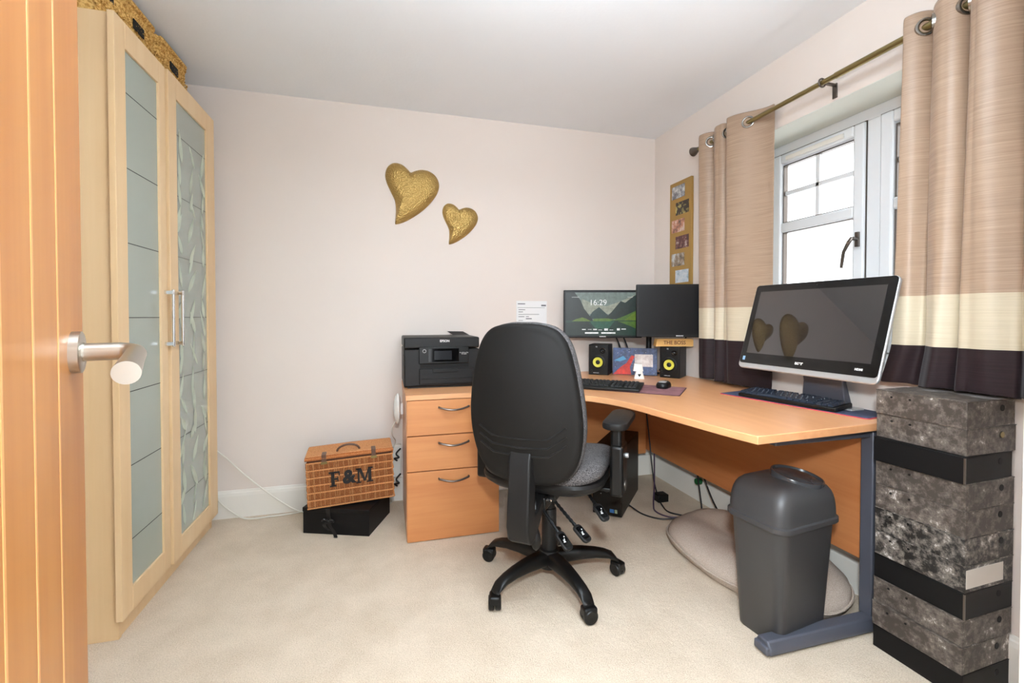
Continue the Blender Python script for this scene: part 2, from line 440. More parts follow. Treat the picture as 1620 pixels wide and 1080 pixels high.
# ------------------------------------------------------------------ wardrobe
wd = thing('wardrobe', (-.89, 1.852, 0), 0, 'tall pale maple wardrobe with two frosted glass doors standing by the left wall', 'wardrobe')
DW = .87; WH = 2.135; DP = .585
m = MB().box(-DP, 0, 0, .018, 0, WH).box(-DP, 0, DW-.018, DW, 0, WH).box(-DP, -.001, .018, DW-.018, WH-.018, WH).box(-DP, -.001, .018, DW-.018, .05, .068).box(-DP, -DP+.008, .018, DW-.018, .05, WH)
m.box(-DP, -.02, .33, .348, .068, WH-.018)
m.build('carcass', wd, mat=M_maple, bevel=.001)
MB().box(-.024, -.004, .018, DW-.018, 0, .05).build('plinth', wd, mat=M_maple)
def wdoor(y0, y1, x, leafy):
    z0, z1 = .072, WH-.004
    sl, sr, tz, bz = (.068, .055, .09, .085)
    if leafy: sl, sr = .075, .105
    d = MB().box(x, x+.02, y0, y0+sl, z0, z1).box(x, x+.02, y1-sr, y1, z0, z1).box(x, x+.02, y0+sl, y1-sr, z0, z0+bz).box(x, x+.02, y0+sl, y1-sr, z1-tz, z1)
    d = d.build('door', wd, mat=M_maple, bevel=.0015)
    g = MB().mat(M_frost).box(x+.006, x+.012, y0+sl-.004, y1-sr+.004, z0+bz-.004, z1-tz+.004)
    g.mat(M_dark)
    for k in range(-3, 4):
        z = 1.108+.263*k; g.box(x+.0122, x+.0125, y0+sl, y1-sr, z-.0015, z+.0015)
    g.build('glass_panel', d)
    if leafy:
        lf = MB(); rnd = random.Random(3)
        z = .22; ya, yb = y0+sl, y1-sr; n_ = 0
        while z < z1-tz-.13:
            for side in (0, 1, 2):
                n_ += 1
                ln = rnd.uniform(.09, .15); wd_ = rnd.uniform(.009, .019); a = rnd.uniform(-.75, .75)
                cy = ya+.045+side*(yb-ya-.09)/2+rnd.uniform(-.012, .012); cz = z+rnd.uniform(-.03, .04)
                pts = [(ln*k/12, wd_*math.sin(PI*(k/12)**.75)) for k in range(13)] + [(ln*k/12, -wd_*math.sin(PI*(k/12)**.75)) for k in range(11, 0, -1)]
                P = []
                for px, py in pts:
                    px -= ln/2
                    P.append((cy+px*math.sin(a)+py*math.cos(a), cz+px*math.cos(a)-py*math.sin(a)))
                if min(p[0] for p in P) < ya+.003 or max(p[0] for p in P) > yb-.003: continue
                xx = x+.0128+.00006*(n_ % 9)
                lf.poly([(xx, p[0], p[1]) for p in P])
            z += .085
        lf.build('leaf_print', d, mat=M_leafp)
    return d
d1 = wdoor(-.022, .342, .002, False)
d2 = wdoor(.350, .868, .010, True)
def bar_handle(d, y, x):
    h = MB()
    for z in (1.00, 1.21): h.box(x, x+.034, y-.007, y+.007, z-.008, z+.008)
    h.cyl((x+.030, y, .988), (x+.030, y, 1.222), .0055, n=14)
    h.build('handle', d, mat=M_chrome, bevel=.002)
bar_handle(d1, .316, .022); bar_handle(d2, .385, .030)
# seagrass baskets
def basket(y0, y1, h, label):
    b = thing('seagrass_basket', (-1.07, (y0+y1)/2, WH), 0, label, 'basket', 'seagrass baskets on top of the wardrobe')
    w = (y1-y0)/2; d = .135; m = MB()
    rings = []
    n = 13
    for k in range(n):
        z = h*k/(n-1); r = 1-.05*(1-z/h) + (.02 if k % 2 else 0)
        rings.append([Vector((x*r, y*r, z)) for x, y in rrect(2*d, 2*w, .03, 5)])
    rings += [[Vector((p.x*.93, p.y*.93, z)) for p in rings[-1]] for z in (h, h*.3, .012)]
    o = m.loft(rings).build('woven_body', b, mat=M_grass, smooth=True, angle=80)
    tx = MB()
    for k in range(150):
        t = random.random(); z = random.uniform(.004, h-.004); y = (t*2-1)*w*.93
        a = random.uniform(-.9, .9); l = .012
        tx.tube([(d+.0-.006+.004, y-l*math.cos(a), z-l*math.sin(a)*.6), (d+.003, y, z), (d-.002, y+l*math.cos(a), z+l*math.sin(a)*.6)], .0042, 5)
    tx.build('strands', o, mat=M_grass, smooth=True)
    rim = MB(); P = rrect(2*d+.01, 2*w-.024, .035, 6)
    rim.tube([(x, y, h+.004+.003*math.sin(i*2.3)) for i, (x, y) in enumerate(P)], .009, 8, closed=True)
    rim.build('rim', b, mat=M_grass, smooth=True)
    MB().box(d+.001, d+.006, -.04, .04, h*.52, h*.74).build('handle_hole', b, mat=M_dark, bevel=.004)
basket(1.862, 1.985, .165, 'golden seagrass basket at the near end of the wardrobe top, mostly hidden by the door')
basket(1.99, 2.285, .17, 'golden woven seagrass basket in the middle of the wardrobe top')
basket(2.295, 2.60, .175, 'golden woven seagrass basket at the far end of the wardrobe top, nearest the back wall')

# ------------------------------------------------------------------ golden hearts
def heart(cx, cz, W, Hh, label):
    o = empty('x', (0, 0, 0)); bpy.data.objects.remove(o)
    pts = [(.47, .865), (.56, .90), (.68, .925), (.82, .905), (.94, .83), (1.0, .70), (.97, .56), (.88, .43), (.74, .29), (.56, .16), (.36, .05), (.20, 0), (.175, .03), (.185, .14), (.19, .27), (.165, .40), (.09, .54), (.02, .68), (.0, .80), (.035, .91), (.12, .985), (.22, 1.0), (.33, .97), (.42, .905)]
    P = [(p.x, p.y) for p in spline([(a, b, 0) for a, b in pts], 4, True)]
    cxn, czn = .45, .62
    m = MB(); rings = []
    for s, d in ((1, 0), (1.0, .10), (.95, .30), (.86, .50), (.72, .70), (.55, .86), (.36, .96), (.18, .995), (.05, 1.0)):
        # inner rings pull towards a medial line that runs down to the tip
        r = []
        for x, z in P:
            ax = cxn if z > .5 else cxn+(x-cxn)*0.0+(.19-cxn)*((.5-z)/.5)*.55
            az = czn+(z-czn)*.35 if z < czn else czn+(z-czn)*.15
            r.append(Vector(((ax+(x-ax)*s-.5)*W, -.045*W/.3*d, (az+(z-az)*s-.5)*Hh)))
        rings.append(r)
    m.loft(rings)
    o = m.build('wall_heart', mat=M_gold, smooth=True, angle=60)
    o.location = (cx, BY-.001, cz)
    tag(o, label, 'heart decoration', 'golden hearts on the back wall')
heart(.160, 1.846, .318, .365, 'large hammered golden heart on the back wall, upper left of the pair')
heart(.450, 1.683, .222, .252, 'small hammered golden heart on the back wall, lower right of the pair')

# paper on the wall
pp = thing('wall_notice', (.917, BY-.002, 1.065), 0, 'white printed sheet taped on the back wall above the printer corner', 'paper')
MB().box(-.104, .104, -.0012, 0, -.147, .147).build('sheet', pp, mat=M_paper)
m = MB()
for z, a, b, h in ((.128, -.095, -.045, .006), (.118, .065, .098, .010), (.103, -.095, .09, .002), (.09, -.09, -.045, .004), (.076, -.09, -.06, .004), (.06, -.09, .05, .003), (.045, -.09, -.05, .004), (.045, -.04, -.02, .004), (.032, -.04, .0, .006), (.02, -.09, -.06, .003)):
    m.box(a, b, -.0018, -.0013, z-h/2, z+h/2)
for x in (-.085, -.06, -.035, -.02): m.box(x, x+.004, -.0018, -.0013, -.10, .01)
m.build('print', pp, mat=M_ink)

# multi photo frame on right wall
pf = thing('photo_frame', (RX-.002, 2.512, 1.655), -90, 'tall narrow ochre collage frame with a column of small photos on the right wall', 'picture frame')
MB().box(-.108, .108, -.018, 0, -.345, .318).build('frame_board', pf, mat=M_frm, bevel=.002)
cols = [[(40, 38, 44), (130, 130, 136), (215, 215, 212)], [(60, 30, 30), (40, 30, 26), (220, 205, 120)], [(50, 52, 60), (190, 130, 106), (222, 218, 210)], [(30, 26, 30), (96, 50, 50), (215, 205, 200)], [(50, 52, 50), (150, 130, 110), (205, 215, 220)], [(120, 150, 160), (190, 200, 210), (222, 222, 222)]]
for k in range(6):
    sx = -.02 if k % 2 == 0 else .022
    z = .252-.108*k
    MB().box(sx-.066, sx+.066, -.0195, -.0183, z-.04, z+.04).build('photo', pf, mat=photo('photo_%d' % k, cols[k], 22))

# ------------------------------------------------------------------ curtains, pole
ROD = Vector((1.742, 0, 2.082))
po = thing('curtain_pole', (1.752, 2.275, 2.082), 0, 'antique brass curtain pole over the window', 'curtain pole')
MB().cyl((0, -.86, 0), (0, 0, 0), .0105, n=16).build('pole', po, mat=M_brass, smooth=True)
MB().cyl((0, -1.95, 0), (0, -.84, 0), .0125, n=16).build('outer_pole', po, mat=M_brass, smooth=True)
MB().lathe([(0, 0), (.012, 0), (.013, .01), (.026, .045), (.027, .05), (0, .05)], T(0, -.005, 0) @ R(-90, 'X'), 20).build('finial', po, mat=M_gun, smooth=True)
m = MB()
m.tube([(.0+.017*math.cos(a), -.780, .017*math.sin(a)) for a in [2*PI*k/16 for k in range(16)]], .004, 6, closed=True)
m.box(.012, .072, -.787, -.773, -.004, .004); m.box(.067, .0725, -.790, -.770, -.055, .006)
m.build('bracket', po, mat=M_gun, bevel=.001)
def curtain(name_label, crests, y_end, ztop, z1, z2, zbot, flare, lift=0):
    y_start = crests[0]
    t0 = thing('curtain', (1.752, y_start, 0), 0, name_label, 'curtain', 'eyelet curtains at the window')
    # crests: y of each fold's room-side ridge; after the last ridge the cloth runs half a fold to y_end
    nf = len(crests)-1; K = 28; N = nf*K+K//2
    ys = crests+[y_end]
    zs = [ztop, ztop-.03, ztop-.085]
    def fill(a, b, n): return [a+(b-a)*k/n for k in range(1, n+1)]
    zs += fill(zs[-1], z1, 12) + fill(z1, z2, 3) + fill(z2, zbot, 5)
    m = MB()
    def P(i, z):
        q = i/K; k = min(int(q), nf); u = q-k
        if k < nf: y0, y1, w_ = ys[k], ys[k+1], 1.0
        else: y0, y1, w_ = ys[k], ys[k+1], .5
        u_ = u/w_
        f = max(0, (ztop-.085-z)/(ztop-zbot))
        wid = min(1.15, .55+abs(y0-y1)/w_*2.6)
        # room side (-x) to wall side (+x) over the wide visible panel, quick return behind it
        s_ = u if w_ == 1 else u_*.5
        ph = -math.cos(2*PI*s_)
        if w_ == 1: yy = y0+(y1-y0)*(u+.17*math.sin(2*PI*u))
        else: yy = y0+(y1-y0)*u_
        A = .040*wid*(1-.22*f)
        x = A*(ph*1.1-.12*ph**3) + .006*math.sin(9*q+2*f)*(.4+f) + .005*f*math.sin(23*q+1)
        yy += .010*f*math.sin(3*q+2.2*f+k)
        return Vector((x, yy-y_start+flare(i/N, f), z+(.004*math.sin(7*q) if z > ztop-.01 or z < zbot+.01 else 0)+lift*0))
    V = [[m.bm.verts.new(P(i, z)) for i in range(N+1)] for z in zs]
    for r in range(len(zs)-1):
        zm = (zs[r]+zs[r+1])/2
        m.mat(M_tan if zm > z1 else (M_cream if zm > z2 else M_brown))
        for i in range(N):
            m.face([V[r][i], V[r][i+1], V[r+1][i+1], V[r+1][i]])
    o = m.build('drape', t0, smooth=True, angle=180)
    so = o.modifiers.new('t', 'SOLIDIFY'); so.thickness = .003; so.offset = 0
    so = o.modifiers.new('s', 'SUBSURF'); so.levels = 1; so.render_levels = 1
    k = 0
    for i in range(N):
        p, q = P(i, 2.082), P(i+1, 2.082)
        if p.x*q.x < 0:
            u = (P(min(i+3, N), 2.082)-P(max(i-2, 0), 2.082)).normalized(); v = Vector((0, 0, 1)); c = (p+q)/2
            nn = u.cross(v)
            e_ = MB(); rings = []
            for j in range(28):
                a = 2*PI*j/28; rd = (u*math.cos(a)+v*math.sin(a))
                rings.append([c+rd*(.020+dr_)+nn*dn for dr_, dn in ((0, -.005), (.004, -.007), (.010, -.005), (.010, .005), (.004, .007), (0, .005))])
            e_.loft(rings, closed=True)
            e_.build('eyelet', t0, mat=M_ring, smooth=True, angle=70)
            k += 1
    return t0
curtain('tan, cream and dark brown banded eyelet curtain at the far left side of the window', [2.222, 2.070, 1.995], 1.775, 2.135, 1.156, .985, .757, lambda t, f: .0)
curtain('tan, cream and brown banded eyelet curtain right of the window, above the box files', [1.165, 1.045, .955, .80, .62], .45, 2.135, 1.180, 1.008, .874, lambda t, f: (1-t)**3*(.03*f+.06*max(0, f-.82)/.18))

# ------------------------------------------------------------------ desk
DZ = .742
dk = thing('corner_desk', (1.2, 2.0, 0), 0, 'large beech corner desk with a curved front and grey metal frame under the window', 'desk')
def rel(pts): return [(x-1.2, y-2.0) for x, y in pts]
curve = spline([(1.105, 1.145, 0), (1.082, 1.25, 0), (1.062, 1.37, 0), (1.038, 1.53, 0), (1.015, 1.69, 0), (.975, 1.83, 0), (.915, 1.935, 0), (.84, 2.02, 0), (.74, 2.10, 0), (.64, 2.17, 0), (.575, 2.215, 0)], 4)
out = [(p.x, p.y) for p in curve] + [(.575, 2.815), (1.812, 2.815), (1.812, 1.185)]
m = MB().mat(M_beechy).prism(rel(out), DZ-.027, DZ)
m.build('desktop', dk, bevel=.0025)
# modesty panels
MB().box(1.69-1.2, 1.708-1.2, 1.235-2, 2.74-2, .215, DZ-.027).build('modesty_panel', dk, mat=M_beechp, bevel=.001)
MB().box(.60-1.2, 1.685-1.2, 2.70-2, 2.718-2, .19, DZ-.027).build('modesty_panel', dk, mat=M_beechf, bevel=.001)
def r2(x, y): return x-1.2, y-2
m = MB()
x, y = r2(1.650, 1.195)
m.box(x, x+.045, y, y+.045, .045, DZ-.03)
m.build('leg', dk, mat=M_deskmetal, bevel=.004)
foot = MB()
x0, y0 = r2(1.185, 1.178); x1 = 1.80-1.2
M = Matrix()
foot.loft([[Vector((x, y0+dy, z)) for dy, z in ((.0, .008), (0, .028), (.012, .050), (.052, .050), (.064, .028), (.064, .008))] for x in (x0+.01, x1)])
foot.box(x0, x0+.02, y0+.004, y0+.060, .008, .036)
fo = foot.build('foot', dk, mat=M_deskmetal, bevel=.005)
MB().cyl((x0+.06, y0+.032, 0), (x0+.06, y0+.032, .01), .018).build('glide', fo, mat=M_blk)
x0, y0 = r2(1.235, 1.205)
MB().box(x0, 1.66-1.2, y0, y0+.03, DZ-.058, DZ-.028).build('support_rail', dk, mat=M_deskmetal, bevel=.004)
x, y = r2(0.93, 2.64)
MB().box(x, x+.05, y, y+.05, 0, DZ-.03).build('leg', dk, mat=M_deskmetal, bevel=.004)

# pedestal drawers
pd = thing('drawer_pedestal', (.095, 2.262, 0), 0, 'beech three drawer pedestal with bow handles, left of the desk under the printer', 'drawer unit')
PW, PD_ = .465, .56
MB().box(0, PW, .02, PD_, .0, .70).build('carcass', pd, mat=M_beechy, bevel=.001)
MB().box(-.004, PW+.004, -.004, PD_, .702, .727).build('top', pd, mat=M_beech, bevel=.002)
for z0, z1, hz_ in ((.527, .699, .662), (.351, .522, .486), (.004, .346, .308)):
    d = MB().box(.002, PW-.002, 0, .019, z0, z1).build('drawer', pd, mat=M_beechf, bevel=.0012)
    c = PW/2-.002
    P = [(c+.078*math.cos(a), -.002-.026*math.sin(a), hz_) for a in [PI*(k/16) for k in range(17)]]
    P = [(c-.074, .0, hz_), (c-.074, -.010, hz_)]+[(c-.074+.148*t, -.010-.016*math.sin(PI*t), hz_-.012*math.sin(PI*t)) for t in [k/14 for k in range(15)]]+[(c+.074, -.010, hz_), (c+.074, 0, hz_)]
    MB().tube(P, .0048, 10).build('handle', d, mat=M_gun, smooth=True)

# printer
pt = thing('printer', (.091, 2.462, .727), 0, 'black all in one inkjet printer on the drawer pedestal', 'printer')
PWd, PDp, PH = .405, .345, .272
MB().box(0, PWd, .006, PDp, .008, PH-.062).build('body', pt, mat=M_blk2, bevel=.008)
MB().box(0, PWd, 0, PDp, PH-.058, PH).build('scanner_lid', pt, mat=M_blk2, bevel=.007)
MB().box(.02, PWd-.02, .02, PDp-.02, 0, .010).build('base', pt, mat=M_blk)
cp = MB().box(.078, .345, -.008, .01, .132, .222).build('control_panel', pt, mat=M_blk, bevel=.003)
ts = MB().box(.128, .290, -.0095, -.0078, .142, .212).build('touchscreen', cp, mat=M_blkgl)
MB().box(.158, .252, -.0102, -.0094, .152, .200).build('display', ts, mat=screenmat('dim_display', (30, 31, 34), .2, .5))
MB().tube([(.106+.0085*math.cos(a), -.009, .200+.0085*math.sin(a)) for a in [2*PI*k/20 for k in range(20)]], .0012, 6, closed=True).build('power_button', cp, mat=M_silver)
MB().box(.085, .345, -.001, .012, .112, .130).build('output_slot', pt, mat=M_dark)
tr = MB().box(.080, .37, -.004, .012, .022, .104).build('paper_cassette', pt, mat=M_blk2, bevel=.003)
MB().box(.150, .285, -.009, -.003, .084, .104).box(.09, .37, -.0065, -.0035, .05, .054).build('finger_grip', tr, mat=M_blk, bevel=.002)
MB().poly([(.30, .29, PH+.001), (.40, .29, PH+.001), (.37, .335, PH+.02), (.27, .335, PH+.022)]).build('rear_feed_flap', pt, mat=M_blk)
text(None, 'EPSON', .017, pt, T(.215, -.0008, PH-.020) @ FACE, M_whiteink, 'logo', bold=.0004)
text(None, 'WorkForce Pro\nWF-4820', .0075, cp, T(.318, -.0088, .185) @ FACE, M_whiteink, 'lettering')
MB().lathe([(0, 0), (.004, 0), (.004, .001), (0, .001)], T(-.0005, .03, .178) @ R(-90, 'Y'), 14).build('port', pt, mat=M_dark)

# white dome and leads left of the pedestal
wr = thing('white_router', (.064, 2.60, .60), 0, 'white oval plastic router disc hung on the left side of the drawer pedestal', 'router')
MB().lathe([(0, -.012), (.05, -.012), (.072, -.004), (.074, .004), (.06, .016), (.03, .024), (0, .027)], R(-90, 'Y') @ Matrix.Diagonal((1.15, .85, 1, 1)), 36).build('casing', wr, mat=M_white, smooth=True)
MB().box(.011, .0255, -.015, .015, -.03, .03).build('wall_clip', wr, mat=M_white)
c = MB().tube(spline([(.050, 2.59, .535), (.03, 2.60, .49), (.035, 2.63, .44), (.05, 2.70, .39), (.025, 2.74, .3), (.022, 2.76, .2), (.022, 2.76, .05), (.02, 2.77, .008), (-.1, 2.785, .008)], 8), .003, 8).build('router_lead', mat=M_cable, smooth=True)
tag(c, 'thin white lead hanging from the white disc beside the pedestal', 'cable')
ad = MB().box(.035, .085, 2.765, 2.80, .16, .35).build('white_plug_adapter', mat=M_trim, bevel=.004)
tag(ad, 'upright white adapter on the wall between hamper and pedestal', 'adapter')
for z, lab in ((.33, 'upper'), (.18, 'lower')):
    c = MB().tube(spline([(.08, 2.76, z), (.055, 2.73, z-.02), (.07, 2.72, z-.04), (.045, 2.74, z-.05), (.06, 2.76, z-.07)], 6), .005, 8).build('black_plug_lead', mat=M_bcable, smooth=True)
    tag(c, 'short curled black lead behind the pedestal, %s of the two' % lab, 'cable')

# ------------------------------------------------------------------ black gift box and hamper
bx = thing('gift_box', (-.414, 2.520, 0), -21.5, 'black card gift box with a black ribbon on the carpet under the hamper', 'box')
bxo = MB().box(0, .352, 0, .283, .0, .125).build('box_body', bx, mat=M_boxblk, bevel=.002)
MB().box(-.002, .354, -.002, .285, .112, .134).build('lid', bx, mat=M_boxblk, bevel=.002)
rb = MB()
def strip(m, P, w_, n=6):
    P = spline(P, n)
    V = [(m.bm.verts.new(p+Vector((-w_/2, 0, 0))), m.bm.verts.new(p+Vector((w_/2, 0, 0)))) for p in P]
    for a, b in zip(V[:-1], V[1:]): m.face([a[0], a[1], b[1], b[0]])
strip(rb, [(.13, .03, .136), (.135, -.004, .136), (.14, -.006, .10), (.145, -.012, .07)], .022)
strip(rb, [(.145, -.012, .07), (.155, -.018, .05), (.17, -.016, .03), (.185, -.02, .002), (.19, -.035, .002)], .020)
strip(rb, [(.145, -.013, .072), (.125, -.02, .06), (.13, -.014, .04), (.15, -.018, .03)], .018)
for a in (-1, 1):
    rb.tube(spline([(.145, -.012, .072), (.145+a*.02, -.024, .088), (.145+a*.03, -.018, .074), (.145, -.012, .070)], 6), .004, 6)
o = rb.build('ribbon', bx, mat=M_ribbon); so = o.modifiers.new('t', 'SOLIDIFY'); so.thickness = .0008

hp = thing('wicker_hamper', (-.385, 2.475, .1345), 0, 'small wicker picnic hamper lettered F&M resting on the black gift box', 'hamper')
hp.rotation_euler = (0, math.radians(-2.2), math.radians(3))
HW, HDp, HH = .425, .20, .258
MB().box(.006, HW-.006, .006, HDp-.006, .004, HH-.008).build('lining', hp, mat=M_liner, bevel=.004)
wv = MB().mat(M_wick); rnd = random.Random(5)
rows = 6; zb = [.004+(HH-.03)*k/rows for k in range(rows+1)]
def sticks(f, n, ln):
    for i in range(n):
        t = (i+.5)/n*ln
        off = .0022 if i % 2 else 0
        wv.mat(M_wick2 if rnd.random() < .35 else M_wick)
        zc = 0
        for k in range(rows):
            a, b = f(t+rnd.uniform(-.0005, .0005), zb[k]+.004, off), f(t+rnd.uniform(-.001, .001), zb[k+1]-.004, off)
            mid = f(t, (zb[k]+zb[k+1])/2, off+.002)
            wv.tube([a, mid, b], .0017, 6)
sticks(lambda t, z, o_: Vector((t, .004-o_, z)), 84, HW)
sticks(lambda t, z, o_: Vector((HW-.004+o_, t, z)), 38, HDp)
sticks(lambda t, z, o_: Vector((.004-o_, t, z)), 38, HDp)
wv.build('woven_sides', hp, smooth=True)
bd = MB().mat(M_wick2)
for k in range(rows+1):
    for ph in (0, PI):
        P = [(HW*i/330, -.0022-.0012*math.sin(i*.8+ph), zb[k]+.0026*math.cos(i*.8+ph)) for i in range(331)]
        P += [(HW+.0015+.002*math.sin(i*.8+ph), HDp*i/150, zb[k]+.0026*math.cos(i*.8+ph)) for i in range(1, 151)]
        bd.tube(P, .0019, 5)
bd.build('woven_bands', hp, smooth=True)
ld = MB().mat(M_wick).box(-.003, HW+.003, -.004, HDp, HH-.012, HH+.004)
for i in range(22):
    y = -.002+HDp*i/21
    ld.mat(M_wick2 if i % 3 else M_wick).tube([(0, y, HH+.004), (HW*.5, y, HH+.007), (HW, y, HH+.004)], .0045, 6)
ld.tube([(-.003, -.004, HH-.004), (HW+.003, -.004, HH-.004), (HW+.003, HDp, HH-.004), (-.003, HDp, HH-.004)], .007, 8)
ld.build('lid', hp, smooth=True)
for x in (.088, .33):
    s_ = MB().box(x-.011, x+.011, -.0105, -.008, HH-.035, HH+.012).box(x-.011, x+.011, -.010, .05, HH+.0095, HH+.013).build('strap', hp, mat=M_leather, bevel=.001)
    MB().box(x-.015, x+.015, -.0125, -.0105, HH-.034, HH-.022).build('buckle', s_, mat=M_brass)
MB().tube([(.205+.055*math.cos(a), .04, HH+.010+.030*math.sin(a)) for a in [PI*k/16 for k in range(17)]], .0055, 8).build('handle', hp, mat=M_leather, smooth=True)
# F&M lettering, slab serifs
lt = MB(); yy0, yy1 = -.0095, -.0055
def lb(x0, x1, z0, z1): lt.box(x0, x1, yy0, yy1, z0, z1)
bz, th = .102, .076
lb(.118, .134, bz, bz+th); lb(.110, .142, bz, bz+.006); lb(.108, .160, bz+th-.008, bz+th); lb(.154, .160, bz+th-.022, bz+th); lb(.134, .150, bz+.034, bz+.042); lb(.147, .151, bz+.026, bz+.05)
x = .246
lb(x, x+.009, bz, bz+th); lb(x+.052, x+.068, bz, bz+th); lb(x-.008, x+.016, bz, bz+.006); lb(x+.044, x+.076, bz, bz+.006); lb(x-.008, x+.014, bz+th-.006, bz+th); lb(x+.054, x+.076, bz+th-.006, bz+th)
Mf = R(90, 'X')
lt.prism([(x+.002, bz+th), (x+.018, bz+th), (x+.040, bz+.012), (x+.030, bz+.008)], -yy1, -yy0, Mf)
lt.prism([(x+.054, bz+th), (x+.060, bz+th), (x+.040, bz+.008), (x+.031, bz+.008)], -yy1, -yy0, Mf)
lt.build('lettering', hp, mat=M_dkink)
text(None, '&', .092, hp, T(.203, -.0078, bz+th*.5) @ FACE, M_dkink, 'lettering', ext=.002, bold=.004)

# ------------------------------------------------------------------ cables on the left, socket behind the wardrobe
c = MB().tube(spline([(-.915, 2.80, .405), (-.85, 2.80, .345), (-.75, 2.79, .24), (-.62, 2.78, .12), (-.50, 2.76, .035), (-.44, 2.755, .016), (-.38, 2.785, .014), (-.33, 2.799, .014), (-.25, 2.80, .014)], 8), .0042, 8).build('extension_lead', mat=M_cable, smooth=True)
tag(c, 'white lead sloping down the back wall from the wardrobe, the upper of two', 'cable')
c = MB().tube(spline([(-.93, 2.79, .22), (-.885, 2.79, .12), (-.82, 2.785, .05), (-.74, 2.77, .006), (-.62, 2.765, .006), (-.50, 2.775, .007), (-.40, 2.796, .005), (-.2, 2.80, .005)], 8), .0042, 8).build('extension_lead', mat=M_cable, smooth=True)
tag(c, 'white lead drooping low along the baseboard beside the wardrobe, the lower of two', 'cable')
so_ = thing('wall_socket', (-.925, BY, .445), 0, 'white plastic wall socket beside the far edge of the wardrobe', 'socket')
MB().box(-.06, .028, -.012, 0, -.043, .043).build('face_plate', so_, mat=M_white, bevel=.003)
MB().box(-.035, -.005, -.03, -.012, -.03, .01).build('plug', so_, mat=M_white, bevel=.003)
tw = thing('hanging_cloth', (-.925, 2.795, .49), 0, 'brown and white patterned cloth edge hanging behind the far side of the wardrobe', 'cloth')
m = MB().mat(M_white).prism([(-.05, 0), (.018, 0), (.004, .22), (-.006, .37), (-.05, .40)], .0, .006, R(90, 'X'))
m.mat(M_leather).prism([(-.05, 0), (.006, 0), (-.004, .20), (-.006, .26), (-.05, .26)], .006, .0075, R(90, 'X'))
for k in range(26):
    z = .02+.34*rnd.random(); q = .014-.02*(z/.4); xx = rnd.uniform(-.014, q-.004)
    m.box(xx, xx+.004, -.009, -.0074, z, z+.005)
m.build('cloth', tw)

# ------------------------------------------------------------------ monitors on a twin arm
def img_layers(parent, W, Hh, y):
    """lake and mountain lock screen, drawn as flat layers on the panel"""
    c = {}
    for k, v in dict(sky=(142, 160, 152), cloud=(186, 192, 172), dk=(30, 40, 34), mid=(44, 74, 70), hill=(36, 58, 52), rt=(40, 56, 50), gr=(118, 150, 40), gr2=(92, 132, 44), lake=(26, 66, 52), lk2=(46, 110, 84), lk3=(20, 44, 32), glow=(110, 150, 60)).items(): c[k] = emit('screen_'+k, v, .5)
    m = MB(); lay = [0]
    def P(mat, pts):
        lay[0] += 1; yy = y-.00012*lay[0]
        m.mat(c[mat]).poly([((a-.5)*W, yy, (b-.5)*Hh) for a, b in pts])
    P('sky', [(0, 0), (1, 0), (1, 1), (0, 1)])
    P('cloud', [(.2, .5), (.8, .5), (.95, .95), (.72, .78), (.55, .68), (.40, .72), (.22, .85)])
    P('mid', [(.3, .38), (.36, .55), (.45, .66), (.54, .52), (.62, .40)])
    P('hill', [(.52, .38), (.62, .55), (.74, .80), (.80, .76), (.92, .92), (1, 1), (1, .38)])
    P('rt', [(.60, .38), (.74, .60), (.86, .74), (1, .93), (1, .42)])
    P('dk', [(0, .35), (0, 1), (.12, 1), (.20, .82), (.25, .62), (.34, .42), (.37, .35)])
    P('gr2', [(.62, .34), (.80, .46), (1, .62), (1, .34)])
    P('gr', [(.78, .34), (.88, .48), (1, .60), (1, .34)])
    P('lake', [(0, 0), (1, 0), (1, .35), (0, .35)])
    P('lk2', [(.32, .34), (.66, .34), (.58, .16), (.40, .16)])
    P('lk3', [(0, 0), (.3, 0), (.36, .20), (.30, .30), (0, .30)])
    P('glow', [(.36, .33), (.60, .33), (.66, .37), (.56, .40), (.38, .39)])
    P('gr', [(.08, .33), (.34, .33), (.28, .39), (.22, .42), (.14, .38)])
    P('gr2', [(.70, .33), (1, .33), (1, .12), (.84, .24)])
    P('lk3', [(.10, .32), (.34, .32), (.26, .24), (.16, .24)])
    m.build('screen_image', parent)
    WI = emit('screen_white', (235, 238, 235), .9)
    text(None, '16:29', .050, parent, T(-.03, y-.003, .26*Hh) @ FACE, WI, 'clock_digits')
    m = MB()
    for a, b, z, h in ((-.28, -.23, -.36, .02), (-.20, -.15, -.36, .01), (-.13, -.08, -.36, .03), (-.06, -.01, -.37, .012), (.02, .07, -.36, .05), (.09, .14, -.37, .012), (.19, .23, -.355, .05), (.25, .31, -.35, .02), (-.24, -.06, -.44, .035), (-.02, .17, -.44, .035), (-.42, -.32, .39, .006), (.33, .40, .39, .006)):
        m.box(a*W, b*W, y-.0030, y-.0027, (z-h/2)*Hh, (z+h/2)*Hh)
    m.build('screen_widgets', parent, mat=WI)
def monitor(loc, yaw, W, Hh, label, on):
    t = thing('monitor', loc, yaw, label, 'monitor', 'twin black monitors over the desk corner')
    h = MB().box(-W/2, W/2, 0, .022, -Hh/2, Hh/2).box(-W*.32, W*.32, .02, .045, -Hh*.3, Hh*.3).build('casing', t, mat=M_blk, bevel=.004)
    bz_ = .013
    MB().box(-W/2+bz_, W/2-bz_, -.0006, .001, -Hh/2+.017, Hh/2-bz_).build('screen', t, mat=M_lcd)
    if on: img_layers(t, W-2*bz_, Hh-.030, -.0008)
    text(None, 'SAMSUNG', .009, t, T(0, -.0008, -Hh/2+.008) @ FACE, M_whiteink, 'logo', bold=.0003)
    MB().box(-.055, .055, .043, .052, -.055, .055).build('mount_plate', t, mat=M_blk)
    return t
monitor((1.322, 2.620, 1.127), -18, .492, .302, 'left monitor of the twin pair, showing a green mountain lake lock screen', True)
